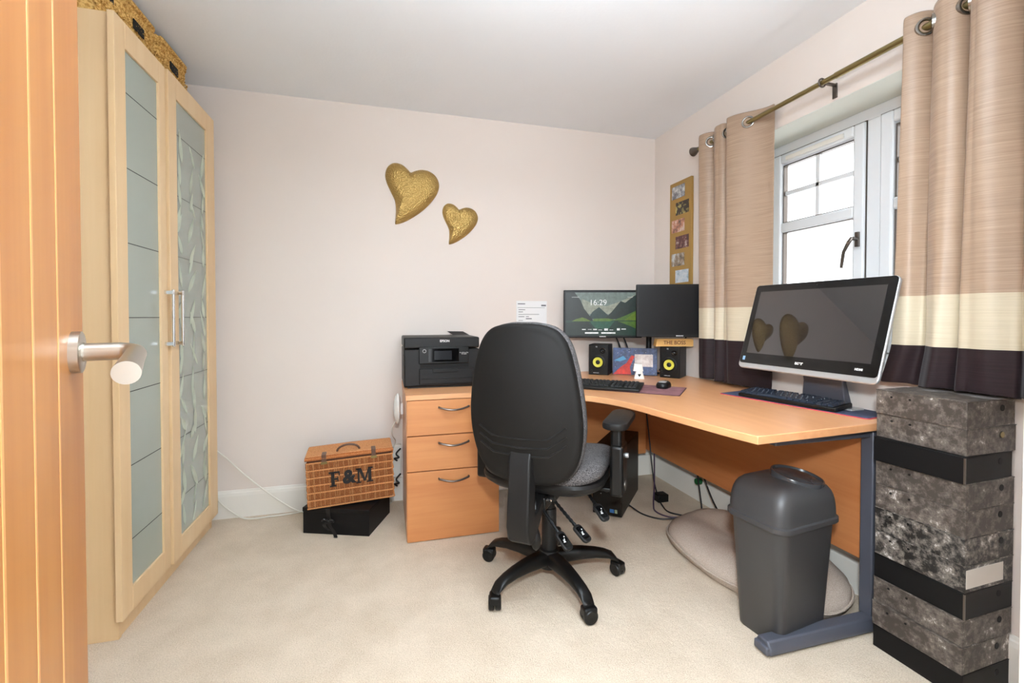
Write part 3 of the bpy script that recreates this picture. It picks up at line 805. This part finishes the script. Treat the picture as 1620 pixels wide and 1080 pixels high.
monitor((1.655, 2.300, 1.145), -22, .497, .310, 'right monitor of the twin pair, switched off and dark', False)
ma = thing('twin_monitor_stand', (1.640, 2.60, DZ), 0, 'black twin monitor stand with one post on the desk behind the speakers', 'monitor stand')
MB().cyl((0, 0, 0), (0, 0, .46), .0175).build('pole', ma, mat=M_blk, smooth=True)
MB().box(-.05, .05, -.05, .05, 0, .012).build('base', ma, mat=M_blk, bevel=.003)
MB().tube([(0, 0, .38), (-.12, .09, .385), (-.285, .080, .385)], .014, 10).build('arm', ma, mat=M_blk, smooth=True)
MB().tube([(0, 0, .40), (.05, -.10, .403), (.030, -.245, .403)], .014, 10).build('arm', ma, mat=M_blk, smooth=True)
for pts, lab in (([(1.40, 2.70, 1.05), (1.455, 2.70, .98), (1.49, 2.70, .90), (1.50, 2.72, .80), (1.5, 2.76, .746)], 'thin black cable hanging under the lit monitor, left of the two'),
                 ([(1.46, 2.68, 1.05), (1.50, 2.68, .98), (1.535, 2.68, .89), (1.535, 2.70, .80), (1.54, 2.76, .748)], 'thicker black cable hanging under the lit monitor, right of the two'),
                 ([(1.79, 2.42, 1.05), (1.80, 2.44, .98), (1.78, 2.48, .91), (1.74, 2.52, .86), (1.72, 2.60, .76)], 'black cable hanging from the dark monitor behind the right speaker')):
    tag(MB().tube(spline(pts, 8), .005, 8).build('monitor_cable', mat=M_bcable, smooth=True), lab, 'cable')

# speakers
def speaker(loc, yaw, W, D, Hh, label):
    t = thing('speaker', loc, yaw, label, 'speaker', 'pair of black desktop speakers')
    MB().box(0, W, .004, D, 0, Hh).build('cabinet', t, mat=M_blk2, bevel=.003)
    MB().box(.002, W-.002, 0, .006, .002, Hh-.002).build('baffle', t, mat=M_blk, bevel=.003)
    c, z = W*.47, Hh*.42; Mx = T(c, 0, z) @ R(90, 'X')
    MB().lathe([(.046, 0), (.046, .003), (.037, .004), (.035, .002), (.034, 0)], Mx, 32).build('surround', t, mat=M_blk, smooth=True)
    MB().lathe([(.031, .0008), (.031, .0035), (.027, .003), (.015, .0012), (.013, .0008)], Mx, 32).build('cone', t, mat=M_yel, smooth=True)
    MB().lathe([(.014, .001), (.012, .005), (.007, .007), (0, .008)], Mx, 24).build('dust_cap', t, mat=M_blk, smooth=True)
    MB().lathe([(.018, 0), (.018, .002), (.014, .003), (.008, .001), (.005, .004), (0, .005)], T(W*.72, 0, Hh*.80) @ R(90, 'X'), 24).build('tweeter', t, mat=M_blkgl, smooth=True)
    MB().lathe([(0, .0001), (.011, .0001), (.011, .0006), (0, .0006)], T(W*.25, 0, Hh*.80) @ R(90, 'X'), 20).build('bass_port', t, mat=M_dark)
    text(None, 'DJ', .010, t, T(W*.4, -.0006, Hh*.93) @ FACE, M_whiteink, 'logo')
    text(None, 'HERCULES', .0075, t, T(W*.38, -.0006, Hh*.07) @ FACE, M_whiteink, 'lettering')
    MB().lathe([(.007, 0), (.006, .006), (0, .006)], T(W*.15, 0, Hh*.13) @ R(90, 'X'), 16).build('volume_knob', t, mat=M_blk2)
    return t
speaker((1.242, 2.655, DZ), -37, .125, .155, .192, 'black desktop speaker with a yellow cone, left of the picture frame')
speaker((1.602, 2.420, DZ), -50, .118, .155, .188, 'black desktop speaker with a yellow cone, under the wooden name block')
sg = thing('wooden_name_block', (1.680, 2.400, DZ+.189), -17, 'small wooden block reading THE BOSS, lying on the right speaker', 'sign')
MB().prism([(-.112, .0), (.112, 0), (.112, .040), (.106, .046), (-.100, .046), (-.104, .040)], -.03, .03, R(90, 'X')).build('block', sg, mat=M_signw, bevel=.002)
text(None, 'THE BOSS', .030, sg, T(.0, -.0302, .0225) @ FACE, plain('brown_ink', (110, 44, 20), .6), 'lettering', bold=.0003)

# picture frame with plain colourful border
pc = thing('picture_frame', (1.505, 2.545, DZ), -33, 'navy and red printed photo frame leaning between the two speakers', 'picture frame')
Mx = R(-9, 'X')
MB().box(-.135, .135, 0, .012, .002, .172, Mx).build('frame', pc, mat=M_navy, bevel=.002)
MB().box(.0, .110, -.0012, .001, .055, .132, Mx).build('photo', pc, mat=photo('faded_photo', [(150, 120, 108), (196, 176, 166), (222, 212, 206)], 14))
m = MB(); q = -.0012
m.prism([(-.132, .004), (-.02, .004), (-.03, .05), (-.05, .075), (-.085, .05)], -.0004, -q, R(-9, 'X') @ R(90, 'X'))
m.prism([(-.06, .06), (-.03, .05), (.0, .12), (-.02, .125)], -.0004, -q, R(-9, 'X') @ R(90, 'X'))
m.build('red_shape', pc, mat=M_red)
MB().prism([(-.130, .09), (-.07, .12), (-.05, .10), (-.09, .085)], -.0004, .0012, R(-9, 'X') @ R(90, 'X')).build('blue_shape', pc, mat=plain('sky_blue_print', (70, 140, 180), .5))
rs = MB(); rr = random.Random(2)
for k in range(46):
    a, b = rr.uniform(-.125, .128), rr.uniform(.01, .165); s_ = rr.uniform(.0006, .0018)
    rs.prism([(a-s_, b), (a, b-s_), (a+s_, b), (a, b+s_)], -.0003, .0008, R(-9, 'X') @ R(90, 'X'))
rs.build('star_specks', pc, mat=M_whiteink)
# porcelain tea light lamp
tl = thing('tealight_lamp', (1.452, 2.405, DZ), -25, 'tiny white lamp ornament with a heart cutout in front of the picture frame', 'ornament')
lm = MB().loft([[Vector((x*s, y*s, z)) for x, y in rrect(.058, .045, .006, 4)] for s, z in ((1, 0), (1, .006), (.72, .035), (.66, .046))])
b_ = lm.build('base', tl, mat=M_porc, smooth=True)
MB().prism([(0, .012), (.009, .024), (.007, .030), (.003, .030), (0, .027), (-.003, .030), (-.007, .030), (-.009, .024)], .0195, .0215, R(90, 'X') @ R(0, 'Y')).build('heart_cutout', b_, mat=M_dark)
MB().loft([[Vector((x*s-.006, y*s, z)) for x, y in rrect(.058, .045, .004, 4)] for s, z in ((1, .046), (.78, .088))]).build('lamp_shade', tl, mat=M_porc, smooth=True)

# keyboards -------------------------------------------------------
def keyboard(loc, yaw, W, D, label, mech, tilt):
    t = thing('keyboard', loc, yaw, label, 'keyboard')
    t.rotation_euler = (math.radians(tilt), 0, math.radians(yaw))
    hb = .016 if mech else .012
    cs = MB().box(0, W, 0, D, 0, hb).build('case', t, mat=M_blk, bevel=.003)
    kz = hb+.001; kh = .010 if mech else .006
    kb = MB(); u = (W-.012)/ (18.6 if mech else 22.6)
    pitch = (D-.012-(.0 if mech else .035))/6.2
    y0 = .006 if mech else .032
    for r in range(6):
        x = .006; y = y0+r*pitch+(.004 if r == 5 else 0)
        units = {0: [1.25, 1.25, 1.25, 6.25, 1.25, 1.25, 1.25, 1.25], 1: [2.25]+[1]*10+[2.75], 2: [1.75]+[1]*11+[2.25], 3: [1.5]+[1]*12+[1.5], 4: [1]*13+[2], 5: [1, 0, 1, 1, 1, 1, .5, 1, 1, 1, 1, .5, 1, 1, 1, 1]}[r]
        units = units+[.4, 1, 1, 1] + ([] if mech else [.4, 1, 1, 1, 1])
        for uu in units:
            if uu >= 1 and x+u*uu < W-.004:
                a, b = x+.0010, x+u*uu-.0010; c_, d_ = y+.001, y+pitch-.001; i_ = .0022
                kb.loft([[Vector(p) for p in ((a, c_, kz), (b, c_, kz), (b, d_, kz), (a, d_, kz))], [Vector(p) for p in ((a+i_, c_+i_, kz+kh), (b-i_, c_+i_, kz+kh), (b-i_, d_-i_*.5, kz+kh), (a+i_, d_-i_*.5, kz+kh))]])
            x += u*uu
    kb.build('keycaps', t, mat=M_keys if mech else M_blk)
    return t, cs
M_keys = plain('satin_dark_keycap', (40, 48, 62), .14, var=.1)
mt = thing('desk_mat', (.870, 2.225, DZ), -43, 'maroon patterned desk mat under the far keyboard and mouse', 'desk mat')
MB().prism(rrect(.60, .275, .012, 4, .30, .1375), 0, .0028).build('edging', mt, mat=M_mat1e)
MB().prism(rrect(.592, .267, .01, 4, .30, .1375), .0027, .0034).build('surface', mt, mat=M_mat1)
k1, cs = keyboard((.823, 2.225, DZ+.0036), -38.5, .452, .185, 'slim matte black office keyboard on the maroon mat', False, 4)
MB().box(.05, .14, .001, .028, .0122, .0125).build('light_strip', k1, mat=M_blk2)
ms = thing('computer_mouse', (1.378, 2.045, DZ+.0036), -50, 'black and silver computer mouse on the maroon mat', 'mouse')
def mouse_ring(z, s): return [Vector((x*s, y*s, z)) for x, y in rrect(.062, .104, .028, 6)]
MB().loft([mouse_ring(0, .94), mouse_ring(.008, 1.0), mouse_ring(.018, .97), mouse_ring(.027, .85), mouse_ring(.033, .62), mouse_ring(.0355, .3)]).build('shell', ms, mat=M_blk, smooth=True)
MB().loft([[Vector((x*s, y*s-.012, z)) for x, y in rrect(.050, .060, .02, 6)] for s, z in ((1, .020), (.93, .028), (.7, .0345), (.3, .0368))]).build('palm_cover', ms, mat=M_silver, smooth=True)
MB().lathe([(0, -.004), (.008, -.004), (.008, .004), (0, .004)], T(0, .032, .026) @ R(90, 'Y'), 16).build('scroll_wheel', ms, mat=M_blk2)
mt = thing('desk_mat', (1.535, 1.83, DZ), -78, 'navy desk mat with a red edge under the mechanical keyboard', 'desk mat')
MB().prism(rrect(.62, .195, .015, 4, .31, .098), 0, .0028).build('edging', mt, mat=M_mat2e)
MB().prism(rrect(.612, .187, .012, 4, .31, .098), .0027, .0034).build('surface', mt, mat=M_mat2)
keyboard((1.565, 1.738, DZ+.0036), -78, .410, .122, 'black mechanical keyboard with shiny keycaps on the navy mat', True, 5)

# all-in-one computer ----------------------------------------------
ao = thing('all_in_one_computer', (1.645, 1.455, 1.068), -87.2, 'large silver edged all in one computer with a glossy black screen before the window', 'computer')
tilt = R(-16.5, 'X')
AW, AH = .604, .394
P = rrect(AW, AH, .022, 6)
sh = MB().prism(P, -.0125, 0, tilt @ R(90, 'X')).build('silver_shell', ao, mat=M_silver, bevel=.004)
P2 = [(x, y+.010) for x, y in rrect(AW-.010, AH-.026, .014, 6)]
MB().prism(P2, -.001, .0022, tilt @ R(90, 'X')).build('front_glass', ao, mat=M_blkgl)
MB().box(-AW/2+.034, AW/2-.034, -.0030, -.0020, -AH/2+.070, AH/2-.034, tilt).build('screen', ao, mat=M_lcdg)
text(None, 'acer', .020, ao, tilt @ T(-.0, -.0026, -AH/2+.046) @ FACE, M_whiteink, 'logo', bold=.0006)
text(None, 'HDMI', .011, ao, tilt @ T(AW/2-.07, -.0026, -AH/2+.046) @ FACE, M_whiteink, 'lettering', bold=.0004)
MB().box(-AW/2+.02, -AW/2+.033, -.0030, -.0022, -AH/2+.036, -AH/2+.054, tilt).build('sticker', ao, mat=plain('pale_blue_sticker', (140, 180, 214), .4))
MB().box(-.004, .004, -.0030, -.0022, AH/2-.018, AH/2-.014, tilt).build('webcam', ao, mat=M_blk2)
zb_ = DZ-1.07+.002
m = MB().loft([[Vector(p) for p in ((-.085, .030, zb_+.30), (.085, .030, zb_+.30), (.085, .055, zb_+.30), (-.085, .055, zb_+.30))],
               [Vector(p) for p in ((-.085, .085, zb_+.10), (.085, .085, zb_+.10), (.085, .108, zb_+.10), (-.085, .108, zb_+.10))],
               [Vector(p) for p in ((-.095, .088, zb_+.0), (.095, .088, zb_+.0), (.095, .13, zb_+.0), (-.095, .13, zb_+.0))]])
m.build('stand_neck', ao, mat=M_deskmetal, bevel=.004)
MB().box(-.12, .12, .085, .155, zb_, zb_+.010).build('stand_base', ao, mat=M_silver, bevel=.004)

# ------------------------------------------------------------------ PC tower, floor cables
tw = thing('computer_tower', (1.122, 2.345, 0), -42, 'black computer tower on the carpet under the desk corner', 'computer tower')
MB().box(0, .165, .008, .465, .0, .375).build('case', tw, mat=M_blk, bevel=.003)
MB().box(.002, .163, 0, .012, .002, .373).build('front_panel', tw, mat=M_blkgl, bevel=.006)
m = MB()
for k in range(4): m.box(.045, .085, -.0012, .001, .205+.014*k, .209+.014*k)
m.build('vent_slots', tw, mat=M_blk2)
MB().tube([(.08+.018*math.cos(a), -.001, .15+.018*math.sin(a)) for a in [2*PI*k/24 for k in range(24)]], .0012, 6, closed=True).build('badge', tw, mat=M_gun)
MB().lathe([(0, 0), (.003, 0), (.003, .001), (0, .001)], T(.05, -.0005, .12) @ R(90, 'X'), 12).build('led', tw, mat=M_silver)
MB().box(.10, .124, -.0012, 0, .022, .042).build('sticker', tw, mat=plain('blue_sticker', (70, 130, 200), .4))
MB().box(.128, .142, -.0012, 0, .022, .042).build('sticker', tw, mat=plain('green_white_sticker', (170, 190, 160), .4))
floorc = [
 ('floor_cable', M_bcable, [(1.63, 2.66, .66), (1.635, 2.62, .5), (1.62, 2.55, .3), (1.60, 2.48, .12), (1.58, 2.40, .03), (1.55, 2.30, .006), (1.54, 2.22, .006), (1.60, 2.15, .006), (1.64, 2.08, .006)], 'black cable dropping beside the tower then lying toward the bin, nearest the tower'),
 ('floor_cable', M_pcable, [(1.62, 2.50, .25), (1.57, 2.42, .09), (1.50, 2.32, .02), (1.47, 2.25, .007), (1.50, 2.17, .007), (1.58, 2.12, .012), (1.66, 2.02, .010)], 'dark purple cable looping down behind the tower onto the carpet'),
 ('floor_cable', M_bcable, [(1.34, 2.32, .03), (1.38, 2.24, .007), (1.44, 2.16, .007), (1.52, 2.12, .016), (1.60, 2.06, .014), (1.64, 1.99, .012), (1.58, 2.0, .006), (1.50, 2.03, .006), (1.47, 2.01, .006)], 'black cable running from the tower foot across the carpet and hooking back'),
 ('floor_cable', M_bcable, [(1.725, 2.24, .28), (1.735, 2.22, .12), (1.72, 2.18, .03), (1.70, 2.16, .008), (1.66, 2.12, .018), (1.62, 2.10, .024)], 'black cable hanging below the modesty panel by the green plug'),
 ('floor_cable', M_bcable, [(1.745, 2.20, .20), (1.75, 2.12, .08), (1.745, 2.02, .012), (1.735, 1.93, .010)], 'thin black cable trailing along the baseboard toward the bin')]
for nm, mat, pts, lab in floorc:
    tag(MB().tube(spline(pts, 8), .0042, 8).build(nm, mat=mat, smooth=True), lab, 'cable')
gp = MB().lathe([(0, 0), (.018, 0), (.02, .01), (.018, .03), (0, .03)], T(1.805, 2.30, .13) @ R(-90, 'Y'), 20).build('green_plug', mat=M_green, smooth=True)
tag(gp, 'small green plug on the baseboard under the desk', 'plug')
ap = MB().box(1.56, 1.63, 2.36, 2.42, .0, .045).build('power_adapter', mat=M_blk, bevel=.004)
tag(ap, 'small black power brick on the carpet right of the tower', 'adapter')

# ------------------------------------------------------------------ floor cushion
cu = MB()
def cring(s, z, ph=0):
    out_ = []
    for k in range(56):
        a = 2*PI*k/56
        x = .245*math.copysign(abs(math.cos(a))**.85, math.cos(a)); y = .40*math.copysign(abs(math.sin(a))**.95, math.sin(a))
        zz = z*(1+.45*max(0, (x*s)/.245)) + .006*math.sin(5*a+ph)*s
        out_.append(Vector((x*s, y*s, max(0, zz))))
    return out_
cu.loft([cring(.90, 0), cring(.98, .022), cring(1.0, .045, 1), cring(.975, .070, 1), cring(.90, .092, 2), cring(.78, .108, 2.5), cring(.6, .116, 3), cring(.4, .112, 3), cring(.2, .104, 3), cring(.03, .098, 3)])
cu = cu.build('cushion_cover', mat=M_fleece, smooth=True, angle=180)
cuo = thing('floor_cushion', (1.545, 1.655, 0), 8, 'round beige fleece floor cushion lying under the desk behind the bin', 'cushion')
cu.parent = cuo
pp_ = MB(); pp_.tube(cring(1.005, .046, 1), .005, 6, closed=True); pp_.build('piping', cuo, mat=M_fleece, smooth=True)

# ------------------------------------------------------------------ bin
bn = thing('swing_bin', (1.364, 1.302, 0), 8, 'grey plastic swing top bin in front of the desk', 'bin')
def br(w_, d_, z, r=.045): return [Vector((x, y, z)) for x, y in rrect(w_, d_, r, 7)]
MB().loft([br(.235, .165, 0, .03), br(.240, .170, .004, .03), br(.288, .212, .40, .04), br(.292, .216, .405, .04)]).build('bin_body', bn, mat=M_binp, smooth=True)
lid = MB().loft([br(.312, .234, .398, .046), br(.318, .240, .402, .048), br(.318, .240, .416, .048), br(.305, .228, .420, .046)])
lw, ldp = .305, .228
for t in [k/10 for k in range(1, 11)]:
    z = .420+.125*math.sin(PI/2*t)
    sx = math.sqrt(max(.0, 1-t**2.1))*.70+.30*(1-t**3); sy = math.sqrt(max(.0, 1-t**3))*.75+.25*(1-t**4)
    lid_ring = br(max(lw*sx, .02), max(ldp*sy, .05), z, min(.046*sx+.002, .046) if sx > .15 else .009)
    lid.loft([lid_ring], cap=(False, False)) if False else None
    if t == .1: prevr = [br(lw, ldp, .420, .046)]
    prevr.append(lid_ring)
lid.loft(prevr)
lid.build('bin_lid', bn, mat=M_binp, smooth=True)
fl = MB()
MF = T(.046, -.020, .5270) @ R(7, 'Y') @ R(9, 'X') @ Matrix.Diagonal((1.12, .98, 1, 1))
fl.lathe([(.080, -.022), (.083, .018), (.081, .022), (.077, .022), (.074, .014), (.055, .021), (.03, .024), (0, .025)], MF, 40)
fl.build('swing_flap', bn, mat=M_binflap, smooth=True)

# ------------------------------------------------------------------ box files
zf = 0.0; hh = .079
kinds = ['black', 'grey', 'grey', 'black', 'label', 'dark', 'grey', 'grey', 'black', 'grey', 'grey']
labs = ['black box file at the very bottom of the stack on the carpet', 'grey marbled box file second from the bottom, on the bottom black one',
        'grey marbled box file third from the bottom, just under the middle black one', 'black box file in the lower middle of the stack, under the labelled one',
        'grey marbled box file with a blank cream label on its spine', 'darkest black and white marbled box file, on top of the labelled one',
        'grey marbled box file directly on the darkest marbled one', 'grey marbled box file directly under the upper black one',
        'black box file near the top of the stack, third from the top', 'grey marbled box file second from the top, with a brass finger ring',
        'grey marbled box file on the very top of the stack']
FYL, FXW = .243, .222
for k, (kd, lb_) in enumerate(zip(kinds, labs)):
    jx = [.0, -.006, .0, .002, .003, .002, .002, .002, -.008, .004, .0][k]; jr = [0, .6, -.4, .3, .2, -.5, .5, 0, .8, -.6, .2][k]
    f = thing('box_file', (1.588+jx+FXW/2+.003, 1.146-FYL/2, zf), 2+jr, lb_, 'box file', 'stacked box files beside the desk')
    mat = {'black': M_boxblk, 'grey': M_marb, 'dark': M_marbd, 'label': M_marbd}[kd]
    a, b = -FXW/2, FXW/2; c_, d_ = -FYL/2, FYL/2
    MB().box(a, b, c_, d_, .0, hh-.0035).build('box_body', f, mat=mat, bevel=.0012)
    MB().box(a-.001, b+.001, c_-.001, d_+.001, hh-.0030, hh-.0004).build('lid', f, mat=mat, bevel=.0008)
    if kd != 'black':
        for y in (.055, .002):
            MB().lathe([(0, 0), (.0035, 0), (.0035, .0015), (0, .0015)], T(a, y+.02, hh-.02) @ R(-90, 'Y'), 12).build('rivet', f, mat=M_blk)
    fx = .045 + (.004*((k*7) % 3))
    ring = MB().lathe([(0, 0), (.0095, 0), (.0095, .0012), (0, .0012)], T(fx, c_, .052) @ R(90, 'X'), 20)
    if kd != 'label': ring.build('finger_hole', f, mat=M_dark)
    else: ring.bm.free()
    if k == 9: MB().lathe([(.004, .0012), (.009, .0012), (.009, .0022), (.004, .0022)], T(fx, c_, .052) @ R(90, 'X'), 20).build('brass_ring', f, mat=M_brass)
    if kd == 'label': MB().box(a+.004, .062, c_-.0012, c_, .012, .066).build('spine_label', f, mat=M_label)
    if k in (3, 8):
        MB().box(a-.0012, a+.003, c_-.0012, c_+.003, .0, hh-.004).build('worn_corner', f, mat=M_gun)
    zf += hh

# ------------------------------------------------------------------ office chair
ch = thing('office_chair', (.662, 1.800, 0), -38, 'black and charcoal swivel office chair with armrests standing in front of the desk', 'office chair')
# star base: five legs with casters
ang0 = 62.7+38
hub = MB().lathe([(0, .060), (.045, .060), (.052, .085), (.050, .112), (.036, .128), (0, .13)], None, 28).build('base_hub', ch, mat=M_blk, smooth=True)
for k in range(5):
    A = R(ang0+72*k, 'Z')
    secs = []
    for x, zc, w_, h_ in ((.03, .098, .050, .050), (.08, .104, .050, .048), (.14, .106, .046, .042), (.20, .103, .042, .036), (.25, .095, .040, .034), (.285, .080, .040, .036), (.300, .064, .038, .030)):
        if x > .27: ring_ = [(x+.006*math.sin(0), yy, zz) for yy, zz in rrect(w_, h_, .014, 4)]
        secs.append([A @ Vector((x+(zz*-.5 if x > .24 else 0), yy, zc+zz)) for yy, zz in rrect(w_*1.2, h_*1.12, .017, 4)])
    lg = MB().loft(secs).build('base_leg', ch, mat=M_blk, smooth=True, angle=60)
    sw = 35*k-20
    Mc = A @ T(.300, 0, 0) @ R(sw, 'Z')
    cs_ = MB()
    for s_ in (-1, 1):
        cs_.lathe([(0, -.009), (.023, -.0115), (.0275, -.007), (.0275, .007), (.023, .0115), (0, .009)], Mc @ T(0, s_*.0125, .0277) @ R(90, 'X'), 24)
    cs_ = cs_.build('caster', lg, mat=M_blk, smooth=True)
    hd = MB(); rings = []
    hd.box(-.027, .027, -.021, .021, .026, .060, Mc)
    hd.build('caster_hood', lg, mat=M_blk, bevel=.008, seg=3)
MB().lathe([(0, .12), (.031, .12), (.031, .30), (.029, .305), (.024, .306), (.024, .40), (0, .40)], None, 28).build('gas_column', ch, mat=M_blk2, smooth=True)
MB().lathe([(.0, .122), (.044, .122), (.042, .132), (.033, .136), (0, .136)], None, 28).build('column_collar', ch, mat=M_blk2, smooth=True)
mech = MB().box(-.075, .075, -.15, .13, .395, .435).box(-.05, .05, -.20, -.12, .375, .425).build('tilt_mechanism', ch, mat=M_blk, bevel=.006)
MB().box(.075, .10, -.03, .06, .385, .43).build('mechanism_cover', mech, mat=M_blk2, bevel=.01)
MB().box(-.045, -.01, -.215, -.20, .375, .42).build('steel_lug', mech, mat=M_gun, bevel=.004)
# seat
def sring(sx, sy, z, r=.13):
    return [Vector((x, y+.02, z+.03*max(0, (abs(x)/.25))**2*0)) for x, y in rrect(.50*sx, .47*sy, min(r, .20), 9)]
MB().loft([sring(.72, .74, .432), sring(.90, .92, .440), sring(.985, .985, .458), sring(1.0, 1.0, .474), sring(.985, .985, .486)]).build('seat_shell', ch, mat=M_blk2, smooth=True)
def srz(s, z):
    out_ = []
    for x, y in rrect(.495*s, .465*s, .13*s, 9):
        out_.append(Vector((x, y+.02, z + .022*(abs(x)/.25)**2 - .03*max(0, (y-.1)/.14)**2*.8)))
    return out_
MB().loft([srz(.99, .478), srz(1.0, .495), srz(.985, .515), srz(.94, .532), srz(.86, .541), srz(.7, .545), srz(.45, .543), srz(.2, .541), srz(.05, .540)]).build('seat_cushion', ch, mat=M_seat, smooth=True, angle=180)
# backrest
half = spline([(0, 0, 0), (.09, .002, 0), (.155, .028, 0), (.195, .085, 0), (.215, .17, 0), (.218, .26, 0), (.207, .36, 0), (.190, .45, 0), (.165, .525, 0), (.122, .572, 0), (.055, .590, 0), (0, .592, 0)], 5)
O = [(p.x, p.y) for p in half] + [(-p.x, p.y) for p in half[-2:0:-1]]
BZ = .500; cz = .30
def by(x, z):  # lean and wrap of the back, z from seat
    t = z/.59
    return -.262 - .075*t + .028*math.sin(PI*t*1.0)*-1 + .045*(abs(x)/.22)**2 + .05*t*t*.6
def bring(s, off, flat=1):
    return [Vector((x*s, by(x*s, cz+(z-cz)*s)+off, BZ+cz+(z-cz)*s)) for x, z in O]
MB().loft([bring(.965, -.006), bring(.985, -.012), bring(.985, -.022), bring(.965, -.031), bring(.93, -.036), bring(.90, -.0345), bring(.86, -.036), bring(.7, -.040), bring(.45, -.043), bring(.2, -.044), bring(.03, -.044)]).build('back_shell', ch, mat=M_shell, smooth=True, angle=50)
MB().loft([bring(.96, -.010), bring(.99, -.002), bring(1.0, .020), bring(.985, .044), bring(.93, .060), bring(.8, .068), bring(.55, .070), bring(.25, .071), bring(.04, .071)]).build('back_cushion', ch, mat=M_seat, smooth=True, angle=180)
gr = MB()
for k in range(3):
    z0 = .185-.032*k
    P = []
    for x, dz in ((-.165, .030), (-.11, .0), (.0, -.004), (.10, .0), (.165, .046)):
        z = z0+dz; P.append((x, by(x, z)-.0440+.0*abs(x)+.005*(abs(x)/.16)**2, BZ+z))
    gr.tube(P, .0042, 6)
gr.build('moulded_ribs', ch, mat=M_blk, smooth=True)
# spine bar
prof = [(-.300, .655), (-.325, .655), (-.348, .60), (-.352, .50), (-.362, .43), (-.366, .37), (-.354, .322), (-.328, .303), (-.290, .305), (-.24, .34), (-.19, .385), (-.12, .395), (-.12, .43), (-.20, .428), (-.252, .405), (-.288, .40), (-.292, .45), (-.285, .52)]
MB().loft([[Vector((x, y, z)) for y, z in prof] for x in (-.042, .042)]).build('spine_bar', ch, mat=M_blk2, bevel=.008, seg=3)
# armrests
for s_ in (-1, 1):
    ax = .285*s_
    pad = MB()
    def pr_(w_, l_, z, dy=0): return [Vector((ax+x, y+.045+dy, z+.004)) for x, y in rrect(w_*1.08, l_*1.10, w_*.45, 6)]
    pad.loft([pr_(.070, .235, .672), pr_(.088, .255, .677), pr_(.092, .262, .688), pr_(.088, .257, .700), pr_(.070, .238, .706), pr_(.03, .19, .708)])
    pad.build('arm_pad', ch, mat=M_blk2, smooth=True)
    up = MB().box(ax-.022, ax+.022, -.045, .050, .50, .679).box(ax-.026+.004*s_, ax+.026+.004*s_, -.055, .060, .410, .61)
    up = up.build('arm_upright', ch, mat=M_blk, bevel=.012, seg=3)
    MB().lathe([(0, 0), (.010, 0), (.010, .012), (.008, .014), (0, .014)], T(ax+(.028)*s_, .012, .560) @ R(90*s_, 'Y'), 16).build('adjust_button', up, mat=M_silver, smooth=True)
    MB().lathe([(0, 0), (.021, 0), (.021, .003), (0, .004)], T(ax+.0295*s_, .0, .445) @ R(90*s_, 'Y'), 28).build('bolt_cap', up, mat=M_gun, smooth=True)
    MB().box(min(ax, .05*s_), max(ax, .05*s_), -.03, .04, .418, .432).build('arm_bracket', ch, mat=M_blk, bevel=.003)
# levers, inflation bulb
def lever(p0, p1, label_rot):
    p0, p1 = Vector(p0), Vector(p1); d = (p1-p0); n = 16
    P = [p0+d*(k/n) for k in range(n+1)]
    lv = MB().tube(P, [.0055+(.0018 if k % 2 else 0) for k in range(n+1)], 8).build('lever', ch, mat=M_blk, smooth=True)
    dn = d.normalized(); q = p1+dn*.034
    side = dn.cross(Vector((0, 0, 1))).normalized(); up_ = side.cross(dn)
    Mx = Matrix((( dn.x, side.x, up_.x, q.x), (dn.y, side.y, up_.y, q.y), (dn.z, side.z, up_.z, q.z), (0, 0, 0, 1)))
    pdl = MB().prism([(x, y) for x, y in rrect(.075, .040, .014, 5)], -.006, .006, Mx).build('lever_paddle', lv, mat=M_blk2, bevel=.003)
    MB().prism([(x, y) for x, y in rrect(.052, .028, .008, 4)], .0060, .0066, Mx).build('paddle_inset', pdl, mat=M_blkgl)
    ic = MB()
    ic.box(-.006, .010, -.001, .001, .0066, .0070, Mx @ R(20, 'Z')); ic.box(.006, .009, -.001, .009, .0066, .0070, Mx); ic.box(-.014, -.010, -.008, -.004, .0066, .0070, Mx); ic.box(-.002, .006, .004, .006, .0066, .0070, Mx)
    ic.build('icon', pdl, mat=M_whiteink)
lever((.02, -.185, .392), (.115, -.245, .325), 0)
lever((.05, -.13, .405), (.165, -.19, .335), 0)
lever((.15, -.02, .425), (.215, -.07, .375), 0)
for p in ((-.01, -.213, .385), (.055, -.15, .400)):
    MB().lathe([(0, 0), (.006, 0), (.006, .006), (0, .007)], T(*p) @ R(90, 'X'), 12).build('bolt', ch, mat=M_chrome)
bl = MB().tube([(.034, -.262, z) for z in (.255, .262, .275, .295, .315, .330, .340, .352)], [.004, .012, .018, .019, .015, .010, .008, .008], 16).build('inflation_bulb', ch, mat=M_blk, smooth=True)
MB().tube(spline([(.034, -.262, .35), (.034, -.265, .38), (.028, -.25, .42), (.02, -.21, .445)], 6), .003, 8).build('air_hose', bl, mat=M_blk, smooth=True)
